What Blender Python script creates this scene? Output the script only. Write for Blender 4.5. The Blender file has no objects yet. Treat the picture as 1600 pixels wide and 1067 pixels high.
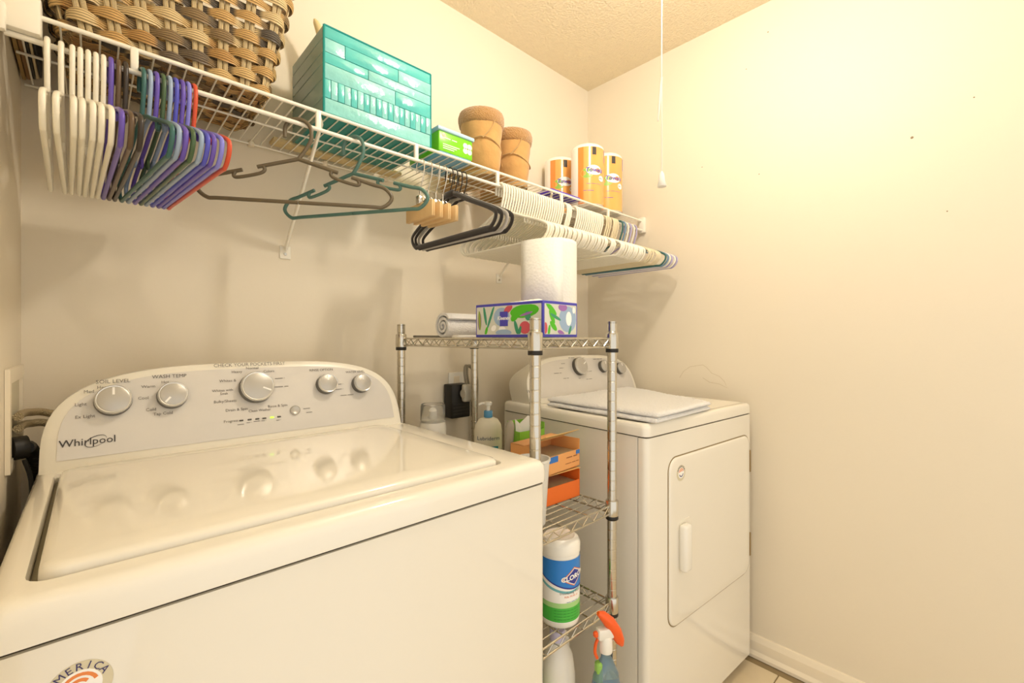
import bpy, bmesh, math, random
from mathutils import Vector, Matrix
R = math.radians
rng = random.Random(7)
scene = bpy.context.scene
COL = scene.collection

# ------------------------------------------------------------------ camera
F = 700.0; YAW = R(43.2); CZ = 1.203; HORIZON = 529.0
cam_d = bpy.data.cameras.new('camera'); cam = bpy.data.objects.new('camera', cam_d); COL.objects.link(cam)
cam.location = (0, 0, CZ); cam.rotation_euler = (R(90), 0, -YAW)
cam_d.sensor_width = 36; cam_d.lens = 36 * F / 1600
cam_d.shift_y = (HORIZON - 533.5) / 1600
cam_d.clip_start = 0.02
scene.camera = cam

# ------------------------------------------------------------------ light
world = bpy.data.worlds.new('world'); scene.world = world; world.use_nodes = True
world.node_tree.nodes['Background'].inputs[0].default_value = (1.0, 0.955, 0.885, 1)
world.node_tree.nodes['Background'].inputs[1].default_value = 0.70
BULB = (0.95, 0.42, 2.24); BULB_STRENGTH = 100
scene.view_settings.view_transform = 'Standard'
scene.view_settings.look = 'None'
scene.view_settings.exposure = 0.82
scene.view_settings.gamma = 1.0

# room
XL, XR, YB, YF, ZC = -0.108, 1.842, 1.397, -1.6, 2.46

def ray(u, v):
    s, c = math.sin(YAW), math.cos(YAW)
    a = (u - 800) / F; b = (HORIZON - v) / F
    return Vector((a * c + s, -a * s + c, b))
def on_y(u, v, y):
    d = ray(u, v); t = y / d.y; return Vector((d.x * t, y, CZ + d.z * t))
def on_x(u, v, x):
    d = ray(u, v); t = x / d.x; return Vector((x, d.y * t, CZ + d.z * t))
def on_z(u, v, z):
    d = ray(u, v); t = (z - CZ) / d.z; return Vector((d.x * t, d.y * t, z))
def x_at(u, y):
    d = ray(u, 0); return d.x / d.y * y

# ------------------------------------------------------------------ materials
MATS = {}
def mat(name, col, rough=0.5, metal=0.0, bump=None, vary=None, trans=0.0, emit=0.0, ior=1.45, attr=None, coat=0.0, sheen=0.0, alpha=1.0):
    if name in MATS: return MATS[name]
    m = bpy.data.materials.new(name); m.use_nodes = True; MATS[name] = m
    nt = m.node_tree; b = nt.nodes['Principled BSDF']
    b.inputs['Base Color'].default_value = (*col, 1); b.inputs['Roughness'].default_value = rough
    b.inputs['Metallic'].default_value = metal; b.inputs['IOR'].default_value = ior
    b.inputs['Transmission Weight'].default_value = trans
    b.inputs['Coat Weight'].default_value = coat; b.inputs['Sheen Weight'].default_value = sheen
    b.inputs['Alpha'].default_value = alpha
    if emit:
        b.inputs['Emission Color'].default_value = (*col, 1); b.inputs['Emission Strength'].default_value = emit
    tc = nt.nodes.new('ShaderNodeTexCoord')
    if vary:                                    # (scale, amount): gentle mottling of the colour
        n = nt.nodes.new('ShaderNodeTexNoise'); n.inputs['Scale'].default_value = vary[0]; n.inputs['Detail'].default_value = 5
        mx = nt.nodes.new('ShaderNodeMix'); mx.data_type = 'RGBA'
        mx.inputs[6].default_value = (*[max(0, c * (1 - vary[1])) for c in col], 1)
        mx.inputs[7].default_value = (*[min(1, c * (1 + vary[1])) for c in col], 1)
        nt.links.new(tc.outputs['Object'], n.inputs['Vector']); nt.links.new(n.outputs['Fac'], mx.inputs[0])
        nt.links.new(mx.outputs[2], b.inputs['Base Color'])
    if attr:
        a = nt.nodes.new('ShaderNodeAttribute'); a.attribute_name = attr
        nt.links.new(a.outputs['Color'], b.inputs['Base Color'])
    if bump:                                    # (kind, scale, strength, distance)
        if bump[0] == 'noise':
            t = nt.nodes.new('ShaderNodeTexNoise'); t.inputs['Scale'].default_value = bump[1]; t.inputs['Detail'].default_value = 4
            out = t.outputs['Fac']
        elif bump[0] == 'voronoi':
            t = nt.nodes.new('ShaderNodeTexVoronoi'); t.inputs['Scale'].default_value = bump[1]; out = t.outputs['Distance']
        else:
            t = nt.nodes.new('ShaderNodeTexWave'); t.inputs['Scale'].default_value = bump[1]; t.bands_direction = bump[0][-1].upper()
            t.inputs['Distortion'].default_value = 0.6; out = t.outputs['Fac']
        nt.links.new(tc.outputs['UV' if bump[0].startswith('uv') else 'Object'], t.inputs['Vector'])
        if attr:
            mr = nt.nodes.new('ShaderNodeMapRange'); mr.inputs['To Min'].default_value = 0.45; mr.inputs['To Max'].default_value = 1.1
            vm = nt.nodes.new('ShaderNodeVectorMath'); vm.operation = 'SCALE'
            nt.links.new(out, mr.inputs['Value']); nt.links.new(mr.outputs[0], vm.inputs['Scale']); nt.links.new(a.outputs['Color'], vm.inputs[0])
            nt.links.new(vm.outputs[0], b.inputs['Base Color'])
        bp = nt.nodes.new('ShaderNodeBump'); bp.inputs['Strength'].default_value = bump[2]; bp.inputs['Distance'].default_value = bump[3]
        nt.links.new(out, bp.inputs['Height']); nt.links.new(bp.outputs['Normal'], b.inputs['Normal'])
    return m

def srgb(r, g, b):
    f = lambda c: (c / 255 / 12.92) if c / 255 <= 0.04045 else ((c / 255 + 0.055) / 1.055) ** 2.4
    return (f(r), f(g), f(b))

M_WALL = mat('wall_paint', srgb(232, 221, 199), 0.55, bump=('noise', 90, 0.10, 0.002), vary=(1.3, 0.02))
M_CEIL = mat('popcorn_ceiling', srgb(236, 221, 190), 0.9, bump=('noise', 120, 0.9, 0.006), vary=(60, 0.05))
M_TRIM = mat('trim_paint', srgb(240, 228, 204), 0.3)
M_TILE = mat('floor_tile', srgb(222, 205, 172), 0.35, vary=(9, 0.10))
M_GROUT = mat('grout', srgb(150, 130, 95), 0.9)
M_ENAMEL = mat('white_enamel', srgb(240, 234, 219), 0.08, coat=0.3)
M_ENAMEL2 = mat('white_plastic', srgb(238, 232, 216), 0.28)
M_SEAM = mat('dark_seam', srgb(70, 60, 42), 0.8)
M_PANEL = mat('console_silver', srgb(217, 212, 204), 0.34, metal=0.15, vary=(25, 0.03))
M_KNOB = mat('knob_silver', srgb(188, 184, 176), 0.32, metal=0.4)
M_KNOBRIM = mat('knob_rim', srgb(222, 220, 214), 0.2, metal=0.5)
M_KNOBDARK = mat('knob_dark', srgb(92, 88, 80), 0.4)
M_INK = mat('grey_ink', srgb(112, 106, 98), 0.6)
M_INKD = mat('dark_ink', srgb(70, 66, 62), 0.5)
M_WIRE = mat('white_vinyl_wire', srgb(244, 238, 222), 0.35)
M_CHROME = mat('chrome', srgb(205, 200, 188), 0.22, metal=1.0)
M_BLACK = mat('black_plastic', srgb(32, 29, 24), 0.45)
M_WHITEP = mat('white_plastic_gloss', srgb(243, 239, 228), 0.25)
M_PAPER = mat('white_paper', srgb(246, 242, 232), 0.8)
M_TERRY = mat('white_terry', srgb(252, 250, 246), 0.95, bump=('noise', 300, 1.0, 0.006), sheen=0.3)

# ------------------------------------------------------------------ mesh building
class MB:
    def __init__(s): s.v = []; s.f = []; s.uv = None; s.col = None
    def add(s, vs, fs):
        o = len(s.v); s.v += [tuple(p) for p in vs]; s.f += [tuple(i + o for i in f) for f in fs]; return s
    def box(s, x0, x1, y0, y1, z0, z1):
        return s.add([(x0,y0,z0),(x1,y0,z0),(x1,y1,z0),(x0,y1,z0),(x0,y0,z1),(x1,y0,z1),(x1,y1,z1),(x0,y1,z1)],
                     [(0,3,2,1),(4,5,6,7),(0,1,5,4),(1,2,6,5),(2,3,7,6),(3,0,4,7)])
    def rbox(s, x0, x1, y0, y1, z0, z1, r, seg=3, edges=None):
        bm = bmesh.new(); bmesh.ops.create_cube(bm, size=1)
        for v in bm.verts:
            v.co = Vector(((x0+x1)/2 + v.co.x*(x1-x0), (y0+y1)/2 + v.co.y*(y1-y0), (z0+z1)/2 + v.co.z*(z1-z0)))
        es = bm.edges[:] if edges is None else [e for e in bm.edges if edges((e.verts[0].co+e.verts[1].co)/2, (e.verts[1].co-e.verts[0].co).normalized())]
        bmesh.ops.bevel(bm, geom=es, offset=r, segments=seg, affect='EDGES', profile=0.5, clamp_overlap=True)
        bm.verts.index_update()
        s.add([v.co[:] for v in bm.verts], [[v.index for v in f.verts] for f in bm.faces]); bm.free(); return s
    def tube(s, pts, r, n=8, closed=False, flat=1.0):
        pts = [Vector(p) for p in pts]; m = len(pts); rr = r if isinstance(r, (list, tuple)) else [r]*m
        tang = []
        for i in range(m):
            a = pts[(i-1) % m] if (closed or i > 0) else pts[i]; b = pts[(i+1) % m] if (closed or i < m-1) else pts[i]
            t = (b - a); tang.append(t.normalized() if t.length > 1e-9 else Vector((0,0,1)))
        ref = Vector((0,0,1)) if abs(tang[0].z) < 0.9 else Vector((1,0,0))
        nrm = (ref - tang[0]*ref.dot(tang[0])).normalized(); o = len(s.v)
        for i in range(m):
            nrm = (nrm - tang[i]*nrm.dot(tang[i])).normalized(); bn = tang[i].cross(nrm)
            for k in range(n):
                a = 2*math.pi*k/n
                s.v.append(tuple(pts[i] + nrm*(math.cos(a)*rr[i]) + bn*(math.sin(a)*rr[i]*flat)))
        for i in range(m if closed else m-1):
            j = (i+1) % m
            for k in range(n):
                s.f.append((o+i*n+k, o+i*n+(k+1)%n, o+j*n+(k+1)%n, o+j*n+k))
        if not closed:
            s.f.append(tuple(o+k for k in reversed(range(n)))); s.f.append(tuple(o+(m-1)*n+k for k in range(n)))
        return s
    def lathe(s, prof, n=28, M=None, sx=1.0, sy=1.0):
        o = len(s.v); M = M or Matrix.Identity(4)
        for r, z in prof:
            for k in range(n):
                a = 2*math.pi*k/n; s.v.append(tuple(M @ Vector((r*math.cos(a)*sx, r*math.sin(a)*sy, z))))
        for i in range(len(prof)-1):
            for k in range(n):
                s.f.append((o+i*n+k, o+i*n+(k+1)%n, o+(i+1)*n+(k+1)%n, o+(i+1)*n+k))
        s.f.append(tuple(o+k for k in reversed(range(n)))); s.f.append(tuple(o+(len(prof)-1)*n+k for k in range(n)))
        return s
    def prism(s, outline, M, d0, d1):          # outline in local xy, extruded along local z
        n = len(outline); vs = [M @ Vector((x, y, d0)) for x, y in outline] + [M @ Vector((x, y, d1)) for x, y in outline]
        fs = [tuple(reversed(range(n))), tuple(range(n, 2*n))] + [(i, (i+1)%n, n+(i+1)%n, n+i) for i in range(n)]
        return s.add(vs, fs)
    def build(s, name, m, parent=None, smooth=40, loc=None):
        me = bpy.data.meshes.new(name); me.from_pydata(s.v, [], s.f); me.update()
        me.materials.append(m)
        if smooth:
            for p in me.polygons: p.use_smooth = True
            me.set_sharp_from_angle(angle=R(smooth))
        if s.uv:
            l = me.uv_layers.new(name='UVMap')
            for lp in me.loops: l.data[lp.index].uv = s.uv[lp.vertex_index]
        if s.col:
            a = me.color_attributes.new('tint', 'FLOAT_COLOR', 'POINT')
            for i, c in enumerate(s.col): a.data[i].color = (*c, 1)
        o = bpy.data.objects.new(name, me); COL.objects.link(o)
        if parent: o.parent = parent
        if loc is not None: o.location = loc
        return o

def tag(o, label, cat, group=None):
    o['label'] = label; o['category'] = cat
    if group: o['group'] = group
    return o
def thing(name, label, cat, loc=(0,0,0), rz=0.0, group=None):
    o = bpy.data.objects.new(name, None); COL.objects.link(o); o.empty_display_size = 0.05
    o.location = loc; o.rotation_euler = (0, 0, rz); return tag(o, label, cat, group)
def struct(o):
    o['kind'] = 'structure'; return o
def dup(o, parent=None):
    c = o.copy(); COL.objects.link(c); c.parent = parent
    for ch in o.children: dup(ch, c)
    return c
def rrect(w, h, r, n=6, cx=0, cy=0):
    out = []
    for (sx, sy, a0) in ((1,1,0), (-1,1,90), (-1,-1,180), (1,-1,270)):
        for k in range(n+1):
            a = R(a0 + 90*k/n); out.append((cx + sx*(w/2-r) + r*math.cos(a), cy + sy*(h/2-r) + r*math.sin(a)))
    return out
def frame(origin, xdir, ydir):
    x = Vector(xdir).normalized(); y = Vector(ydir); y = (y - x*y.dot(x)).normalized(); z = x.cross(y)
    return Matrix(((x.x,y.x,z.x,origin[0]),(x.y,y.y,z.y,origin[1]),(x.z,y.z,z.z,origin[2]),(0,0,0,1)))
def smooth_path(P, n=6, closed=False):
    P = [Vector(p) for p in P]; out = []; m = len(P)
    rngi = range(m if closed else m-1)
    for i in rngi:
        p0 = P[(i-1) % m] if closed or i > 0 else P[i]; p1 = P[i]; p2 = P[(i+1) % m]; p3 = P[(i+2) % m] if closed or i < m-2 else p2
        for k in range(n):
            t = k/n; out.append(0.5*((2*p1) + (p2-p0)*t + (2*p0-5*p1+4*p2-p3)*t*t + (3*p1-p0-3*p2+p3)*t**3))
    if not closed: out.append(P[-1])
    return out
def text_geo(txt, size, align='CENTER', shear=0.0, bold=0.0):
    if txt.startswith('~'):                     # print too small to read in the photo: a row of short dashes
        n = int(txt[1:]); L = 0.5*size; x = -n*L/2; vs = []; fs = []; left = n
        while left > 0:
            w = min(left, 3 + (left*7) % 4); seg = max(1, w//2); b = len(vs)
            for i in range(seg+1):
                xx = x + (w-0.7)*L*i/seg; vs += [Vector((xx, -0.09*size, 0)), Vector((xx, 0.09*size, 0))]
            fs += [(b+2*i, b+2*i+2, b+2*i+3, b+2*i+1) for i in range(seg)]
            x += w*L; left -= w
        return vs, fs
    cu = bpy.data.curves.new('t', 'FONT'); cu.body = txt; cu.size = size; cu.align_x = align; cu.align_y = 'CENTER'
    cu.shear = shear; cu.offset = bold; cu.resolution_u = 2
    o = bpy.data.objects.new('t', cu); COL.objects.link(o)
    dg = bpy.context.evaluated_depsgraph_get(); dg.update()
    me = bpy.data.meshes.new_from_object(o.evaluated_get(dg))
    vs = [v.co.copy() for v in me.vertices]; fs = [tuple(p.vertices) for p in me.polygons]
    bpy.data.objects.remove(o); bpy.data.curves.remove(cu); bpy.data.meshes.remove(me)
    return vs, fs
def text(txt, size, M, m, parent, name='lettering', fn=None, **k):
    vs, fs = text_geo(txt, size, **k); mb = MB()
    mb.add([(fn(v) if fn else M @ v) for v in vs], fs); return mb.build(name, m, parent, smooth=0)

# ================================================================== THE ROOM
def slab(name, m, *b): return struct(MB().box(*b).build(name, m, smooth=0))
slab('wall_back', M_WALL, XL-0.1, XR+0.1, YB, YB+0.1, 0, ZC)
wall_r = slab('wall_right', M_WALL, XR, XR+0.1, YF, YB, 0, ZC)
slab('wall_left', M_WALL, XL-0.1, XL, 0.42, YB, 0, ZC)
slab('ceiling', M_CEIL, XL-0.1, XR+0.1, YF, YB+0.1, ZC, ZC+0.1)
floor = slab('floor', M_GROUT, XL-0.1, XR+0.1, YF, YB+0.1, -0.1, -0.003)
tile_me = None
TS = 0.33
for i in range(7):
    for j in range(10):
        x = XR - 0.215 - i*TS; y = 0.39 + 0.95 - j*TS
        x0, x1 = max(x-TS/2+0.002, XL-0.1), min(x+TS/2-0.002, XR); y0, y1 = max(y-TS/2+0.002, YF), min(y+TS/2-0.002, YB)
        if x1-x0 < 0.02 or y1-y0 < 0.02: continue
        MB().rbox(x0, x1, y0, y1, -0.008, 0.0, 0.0015, 1).build('floor_tile', M_TILE, floor, smooth=0)
for nm, pts in (('baseboard_right', None), ('baseboard_back', None)):
    mb = MB(); prof = [(0,0),(0.022,0),(0.022,0.012),(0.016,0.02),(0.013,0.024),(0.013,0.058),(0.010,0.066),(0.006,0.078),(0,0.080)]
    if nm == 'baseboard_right': vs = [(XR-a, yy, z) for yy in (YF, YB) for a, z in prof]
    else: vs = [(xx, YB-a, z) for xx in (XR, XL) for a, z in prof]
    n = len(prof); mb.add(vs, [(i, (i+1)%n, n+(i+1)%n, n+i) for i in range(n)] + [tuple(reversed(range(n))), tuple(range(n, 2*n))])
    struct(mb.build(nm, M_TRIM, smooth=0))
# pencil scribble and specks on the right wall
mb = MB()
sc = [(1062,590),(1068,580),(1078,573),(1090,571),(1098,570),(1104,574),(1112,583),(1124,588),(1132,596),(1136,606),(1124,600),(1108,597),(1098,590)]
mb.tube([on_x(u, v, XR-0.0002) for u, v in sc], 0.0006, 4)
mb.build('pencil_scribble', mat('pencil', srgb(196, 178, 142), 0.8), wall_r)
for u, v, r in ((1425,215,0.004),(1186,272,0.002),(1200,50,0.0025),(1166,108,0.002),(1097,261,0.002),(1480,330,0.002),(1522,152,0.002)):
    p = on_x(u, v, XR); mb = MB().lathe([(r,0),(r*0.6,0.0008)], 8, frame(p, (0,-1,0), (0,0,1)) @ Matrix.Rotation(0,4,'X'))
    MB.build(mb, 'wall_speck', mat('speck', srgb(150, 128, 96), 0.8), wall_r)

# lamp on the ceiling and its pull cord
lamp = thing('ceiling_lamp', 'bare round bulb in a white porcelain lampholder on the ceiling', 'lamp', (BULB[0], BULB[1], ZC))
MB().lathe([(0.058,0),(0.058,-0.012),(0.05,-0.03),(0.032,-0.045),(0.024,-0.09),(0.022,-0.10)], 28).build('lampholder', M_WHITEP, lamp)
MB().lathe([(0.013,-0.10),(0.018,-0.125),(0.034,-0.16),(0.047,-0.195),(0.05,-0.22),(0.045,-0.245),(0.03,-0.264),(0.012,-0.272)], 24).build(
    'bulb', mat('bulb_glow', (1.0, 0.92, 0.81), 0.5, emit=BULB_STRENGTH), lamp)
cp = ray(1034, 300).xy.normalized() * 1.12
cord = thing('pull_cord', 'thin white pull cord with a small bell shaped end hanging from the ceiling', 'pull cord', (cp.x, cp.y, 0))
zk = CZ + (HORIZON-120)/F * 1.12*math.cos(R(18.5)); ze = CZ + (HORIZON-272)/F * 1.12*math.cos(R(18.5))
MB().tube([(0,0,ZC),(0.001,0,zk+0.3),(-0.001,0.0,zk),(0.0005,0,(zk+ze)/2),(0,0,ze)], 0.0016, 6).build('string', M_WIRE, cord)
MB().tube([(0.001,0.001,zk),(-0.003,0.003,zk-0.05),(-0.007,0.006,zk-0.105)], [0.0028,0.0035,0.0018], 6).build('knot_tail', M_WIRE, cord)
MB().lathe([(0.002,ze+0.006),(0.006,ze),(0.008,ze-0.016),(0.011,ze-0.028),(0.010,ze-0.030)], 14).build('bell_end', M_WHITEP, cord)

# ================================================================== WIRE SHELF
SY0, SZ = 1.083, 1.742          # front edge and top level of the shelf
ws = thing('wire_shelf', 'long white vinyl coated wire shelf with hanging rod along the back wall', 'shelf', (0, 0, SZ))
xa, xb = XL+0.006, XR-0.006
MB().tube([(xa,SY0,-0.004),(xb,SY0,-0.004)], 0.0042, 10).build('front_rail', M_WIRE, ws)
RODZ = -0.047
MB().tube([(xa,SY0-0.002,RODZ),(xb,SY0-0.002,RODZ)], 0.0048, 10).build('hanging_rod', M_WIRE, ws)
MB().tube([(xa,SY0+0.155,-0.0055),(xb,SY0+0.155,-0.0055)], 0.0026, 8).build('middle_rail', M_WIRE, ws)
MB().tube([(xa,YB-0.012,-0.0055),(xb,YB-0.012,-0.0055)], 0.0028, 8).build('back_rail', M_WIRE, ws)
wm = None
x = xa + 0.012
while x < xb:
    if wm is None:
        o = MB().tube([(0,SY0-0.001,-0.0017),(0,YB-0.004,-0.0017)], 0.0017, 6).build('deck_wire', M_WIRE, ws); wm = o.data
    else:
        o = bpy.data.objects.new('deck_wire', wm); COL.objects.link(o); o.parent = ws
    o.location.x = x; x += 0.0254
for u in (210, 497, 650, 777, 877, 950):
    MB().rbox(-0.006, 0.006, -0.0055, 0.0045, RODZ-0.003, -0.001, 0.003, 2).build('rod_clip', M_WIRE, ws, loc=(x_at(u, SY0), SY0, 0))
for bx in (0.405, 1.232):
    zf = 1.463 - SZ
    br = MB(); br.tube([(bx-0.012,SY0+0.004,-0.008),(bx+0.0,SY0+0.02,-0.02),(bx+0.004,YB-0.020,zf+0.012),(bx+0.004,YB-0.010,zf-0.004)], 0.0075, 8, flat=0.6)
    b = br.build('support_brace', M_WIRE, ws)
    MB().rbox(bx-0.011, bx+0.019, YB-0.004, YB-0.0005, zf-0.03, zf+0.008, 0.0015, 1).build('brace_foot', M_WIRE, b)
    MB().lathe([(0.005,0),(0.004,0.002)], 10, frame((bx+0.004, YB-0.004, zf-0.016), (1,0,0), (0,0,1))).build('screw', M_CHROME, b)
for k in range(9):
    MB().rbox(-0.007, 0.007, YB-0.018, YB-0.0005, -0.012, 0.004, 0.003, 1).build('wall_clip', M_TRIM, ws, loc=(0.12+0.2*k, 0, 0))
MB().rbox(XL+0.0005, -0.060, SY0-0.018, SY0+0.018, -0.042, 0.022, 0.005, 2).build('end_bracket', M_WIRE, ws)
MB().rbox(XR-0.02, XR-0.0005, SY0-0.016, SY0+0.016, -0.058, 0.012, 0.004, 2).build('end_bracket', M_WIRE, ws)
MB().rbox(XL+0.0005, XL+0.010, SY0-0.03, SY0-0.016, -0.055, -0.012, 0.003, 2).build('bracket_peg', M_WIRE, ws)

# ================================================================== THINGS ON THE SHELF
# --- wicker basket
PAL = [srgb(226,190,128), srgb(214,172,108), srgb(232,204,150), srgb(196,150,88), srgb(120,104,84), srgb(98,88,76), srgb(205,150,92), srgb(150,124,86)]
M_REED = mat('woven_reed', (0.5,0.4,0.2), 0.45, attr='tint', bump=('uv_x', 1.6, 0.6, 0.003))
def ribbon(mb, samples, thick):
    """samples: (centre, along-width vector, outward vector, width, colour)"""
    o = len(mb.v); cs = [(-1,-0.1),(-0.72,0.7),(-0.35,0.85),(0,1),(0.35,0.85),(0.72,0.7),(1,-0.1),(0.5,-0.6),(-0.5,-0.6)]
    for i, (c, wv, ov, w, colr) in enumerate(samples):
        for a, b in cs:
            mb.v.append(tuple(c + wv*(a*w/2) + ov*(b*thick/2))); mb.uv.append(((a+1)/2, i*0.2)); mb.col.append(colr)
    n = len(cs)
    for i in range(len(samples)-1):
        for k in range(n): mb.f.append((o+i*n+k, o+i*n+(k+1)%n, o+(i+1)*n+(k+1)%n, o+(i+1)*n+k))
def new_ribbon_mb():
    m = MB(); m.uv = []; m.col = []; return m
bk = thing('wicker_basket', 'large tan and grey woven wicker basket on the wire shelf', 'basket', (0.1275, 1.222, SZ))
BW, BD, BH = 0.325, 0.235, 0.30      # at the bottom; flares upward
def perim(z, t):                     # rounded rectangle path, t in 0..1
    w, d, r = BW*(1+0.36*z/BH), BD*(1+0.20*z/BH), 0.03
    segs = [w-2*r, math.pi*r/2, d-2*r, math.pi*r/2]*2; L = sum(segs); s = (t % 1)*L
    px, py, ang = -w/2+r, -d/2, 0.0
    for i, sg in enumerate(segs):
        if s <= sg or i == 7:
            if i % 2 == 0: p = Vector((px+math.cos(ang)*s, py+math.sin(ang)*s, z)); a = ang
            else:
                a = ang + s/r; cxx, cyy = px - math.sin(ang)*r, py + math.cos(ang)*r
                p = Vector((cxx+math.sin(a)*r, cyy-math.cos(a)*r, z))
            return p, Vector((math.sin(a), -math.cos(a), 0))
        s -= sg
        if i % 2 == 0: px += math.cos(ang)*sg; py += math.sin(ang)*sg
        else:
            cxx, cyy = px - math.sin(ang)*r, py + math.cos(ang)*r; ang += math.pi/2; px, py = cxx+math.sin(ang)*r, cyy-math.cos(ang)*r
NS = 26; ROWH = 0.0200
for row in range(int(BH/ROWH)):
    mb = new_ribbon_mb(); smp = []; z = 0.012 + row*ROWH
    for sgi in range(NS):
        colr = PAL[rng.choice((0,1,2,3,0,1,4,5,0,7,4,2,2,1))]
        for q in range(6):
            f = q/6; t = (sgi + f + 0.5)/NS; p, nrm = perim(z, t)
            side = 1 if (sgi + row) % 2 == 0 else -1
            b = math.sin(math.pi*f)
            smp.append((p + nrm*(0.0080*side*b), Vector((0,0,1)), nrm, ROWH*(0.80+0.40*b), colr))
    smp.append(smp[0]); ribbon(mb, smp, 0.006); mb.build('weaver_strand', M_REED, bk, smooth=50)
for sgi in range(NS):
    mb = new_ribbon_mb()
    for off in (-0.0050, 0.0050):
        smp = []
        for q in range(int(BH/ROWH)*2+1):
            z = 0.004 + q*ROWH/2; p, nrm = perim(z, (sgi+1)/NS + 0.0); tg = Vector((-nrm.y, nrm.x, 0))
            smp.append((p + tg*off, tg, nrm, 0.0095, srgb(234,208,156)))
        ribbon(mb, smp, 0.007)
    mb.build('stake', M_REED, bk, smooth=50)
for row in range(11):                 # base weave, seen from below through the wires
    mb = new_ribbon_mb(); smp = []; y = -BD/2 + 0.016 + row*(BD-0.032)/10
    for q in range(8*6+1):
        f = q/6; colr = PAL[(row*3 + q//6*5) % 8]
        smp.append((Vector((-BW/2+0.01 + (BW-0.02)*q/48, y, 0.008 + 0.004*math.sin(math.pi*(f + row)))), Vector((0,1,0)), Vector((0,0,-1)), 0.0205, colr))
    ribbon(mb, smp, 0.005); mb.build('base_strand', M_REED, bk, smooth=50)
for k in range(8):
    mb = new_ribbon_mb(); xx = -BW/2 + 0.03 + k*(BW-0.06)/7
    ribbon(mb, [(Vector((xx, -BD/2+0.008+(BD-0.016)*q/8, 0.008)), Vector((1,0,0)), Vector((0,0,-1)), 0.012, srgb(190,150,96)) for q in range(9)], 0.006)
    mb.build('base_stake', M_REED, bk, smooth=50)
# --- flat boards standing between basket and wall
for k, (c, h, th) in enumerate(((srgb(170,140,84),0.10,0.006),(srgb(150,112,66),0.10,0.008),(srgb(48,42,36),0.095,0.004),(srgb(215,196,160),0.09,0.004),(srgb(40,36,34),0.09,0.004))):
    xo = (XL+0.003) + sum((0.006,0.008,0.004,0.004)[:k]) + 0.0012*k
    o = MB().rbox(xo, xo+th, SY0+0.030, YB-0.02-0.008*k, 0, h, 0.001, 1).build('flat_board', mat('board%d' % k, c, 0.6))
    o.location.z = SZ
    tag(o, ['olive brown flat board standing next to the left wall', 'brown cardboard sheet standing second from the left wall', 'black folder standing between brown and cream boards', 'cream board standing between two black folders', 'black folder standing against the wicker basket'][k], 'board', 'boards beside the basket')

# --- teal box
bx0, bx1, by0, by1, bh = 0.406, 0.705, 1.090, 1.318, 0.213
tb = thing('storage_box', 'glossy teal patchwork storage box with strapped seams on the wire shelf', 'box', ((bx0+bx1)/2, (by0+by1)/2, SZ))
hw, hd = (bx1-bx0)/2, (by1-by0)/2
M_TEAL = mat('teal_gloss', srgb(84,188,182), 0.16, coat=0.6, bump=('noise', 38, 0.35, 0.004), vary=(14, 0.18))
M_TEAL2 = mat('teal_pale', srgb(136,206,201), 0.14, coat=0.6, bump=('noise', 60, 0.5, 0.004), vary=(22, 0.22))
M_TEALD = mat('teal_edge', srgb(14,142,134), 0.3)
M_TEALS = mat('teal_side', srgb(128,158,146), 0.25, bump=('noise', 30, 0.2, 0.003), vary=(10, 0.1))
MB().rbox(-hw+0.002, hw-0.002, -hd+0.002, hd-0.002, 0.001, bh-0.002, 0.004, 2).build('box_body', M_TEALD, tb)
rows = [0.0, 0.040, 0.086, 0.124, 0.150, 0.184, bh]
for i in range(6):
    z0, z1 = rows[i]+0.0004, rows[i+1]-0.0004; cuts = [-hw]
    w = [[1], [0.5]*18, [2.2,1.3], [1.2,2.0], [0.6,1.7,1.2], [1]][i]; tot = sum(w)
    for q in w: cuts.append(cuts[-1] + q/tot*2*hw)
    for k, (a, b) in enumerate(zip(cuts, cuts[1:])):
        pr_ = 0.0006*((k*7+i*3) % 3)
        MB().rbox(a+0.0004, b-0.0004, -hd-0.001-pr_, -hd+0.003, z0, z1, 0.0014, 2).build('front_strip', M_TEAL if (k+i) % 2 else M_TEAL2, tb)
    for sx in (-1, 1):
        MB().rbox(sx*hw-0.0015, sx*hw+0.0015, -hd+0.002, hd-0.002, z0, z1, 0.001, 1).build('side_strip', M_TEALS if sx < 0 else M_TEAL, tb)
for sx in (-1, 1):
    MB().tube([(sx*hw,-hd,0.002),(sx*hw,-hd,bh)], 0.003, 8).build('corner_piping', M_TEALD, tb)
for z in (0.003, bh):
    MB().tube([(-hw,-hd,z),(hw,-hd,z)], 0.0028, 8).build('edge_piping', M_TEALD, tb)
p = on_y(497, 47, 1.30)
hn = MB().tube(smooth_path([(0.03,0,-0.035),(0.024,0,0.02),(0.010,0,0.072),(-0.010,0,0.112)],4), [0.020,0.019,0.019,0.018,0.018,0.017,0.016,0.015,0.0135,0.012,0.010,0.008,0.003], 10).build('curved_horn', mat('horn', srgb(226,204,150), 0.4))
hn.location = (x_at(497,1.30), 1.30, SZ+bh+0.035+0.001); tag(hn, 'small curved cream horn shaped ornament on top of the teal box', 'ornament')
# woven mat and purple cloth lying flat under the teal box
o = MB().rbox(0.36, 0.75, 1.328, 1.375, 0.0, 0.012, 0.005, 2).build('woven_trim', mat('straw', srgb(222,200,150), 0.8, bump=('noise', 150, 1, 0.004))); o.location.z = SZ
tag(o, 'rolled straw coloured woven strip on the shelf behind the teal box', 'woven strip')

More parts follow.
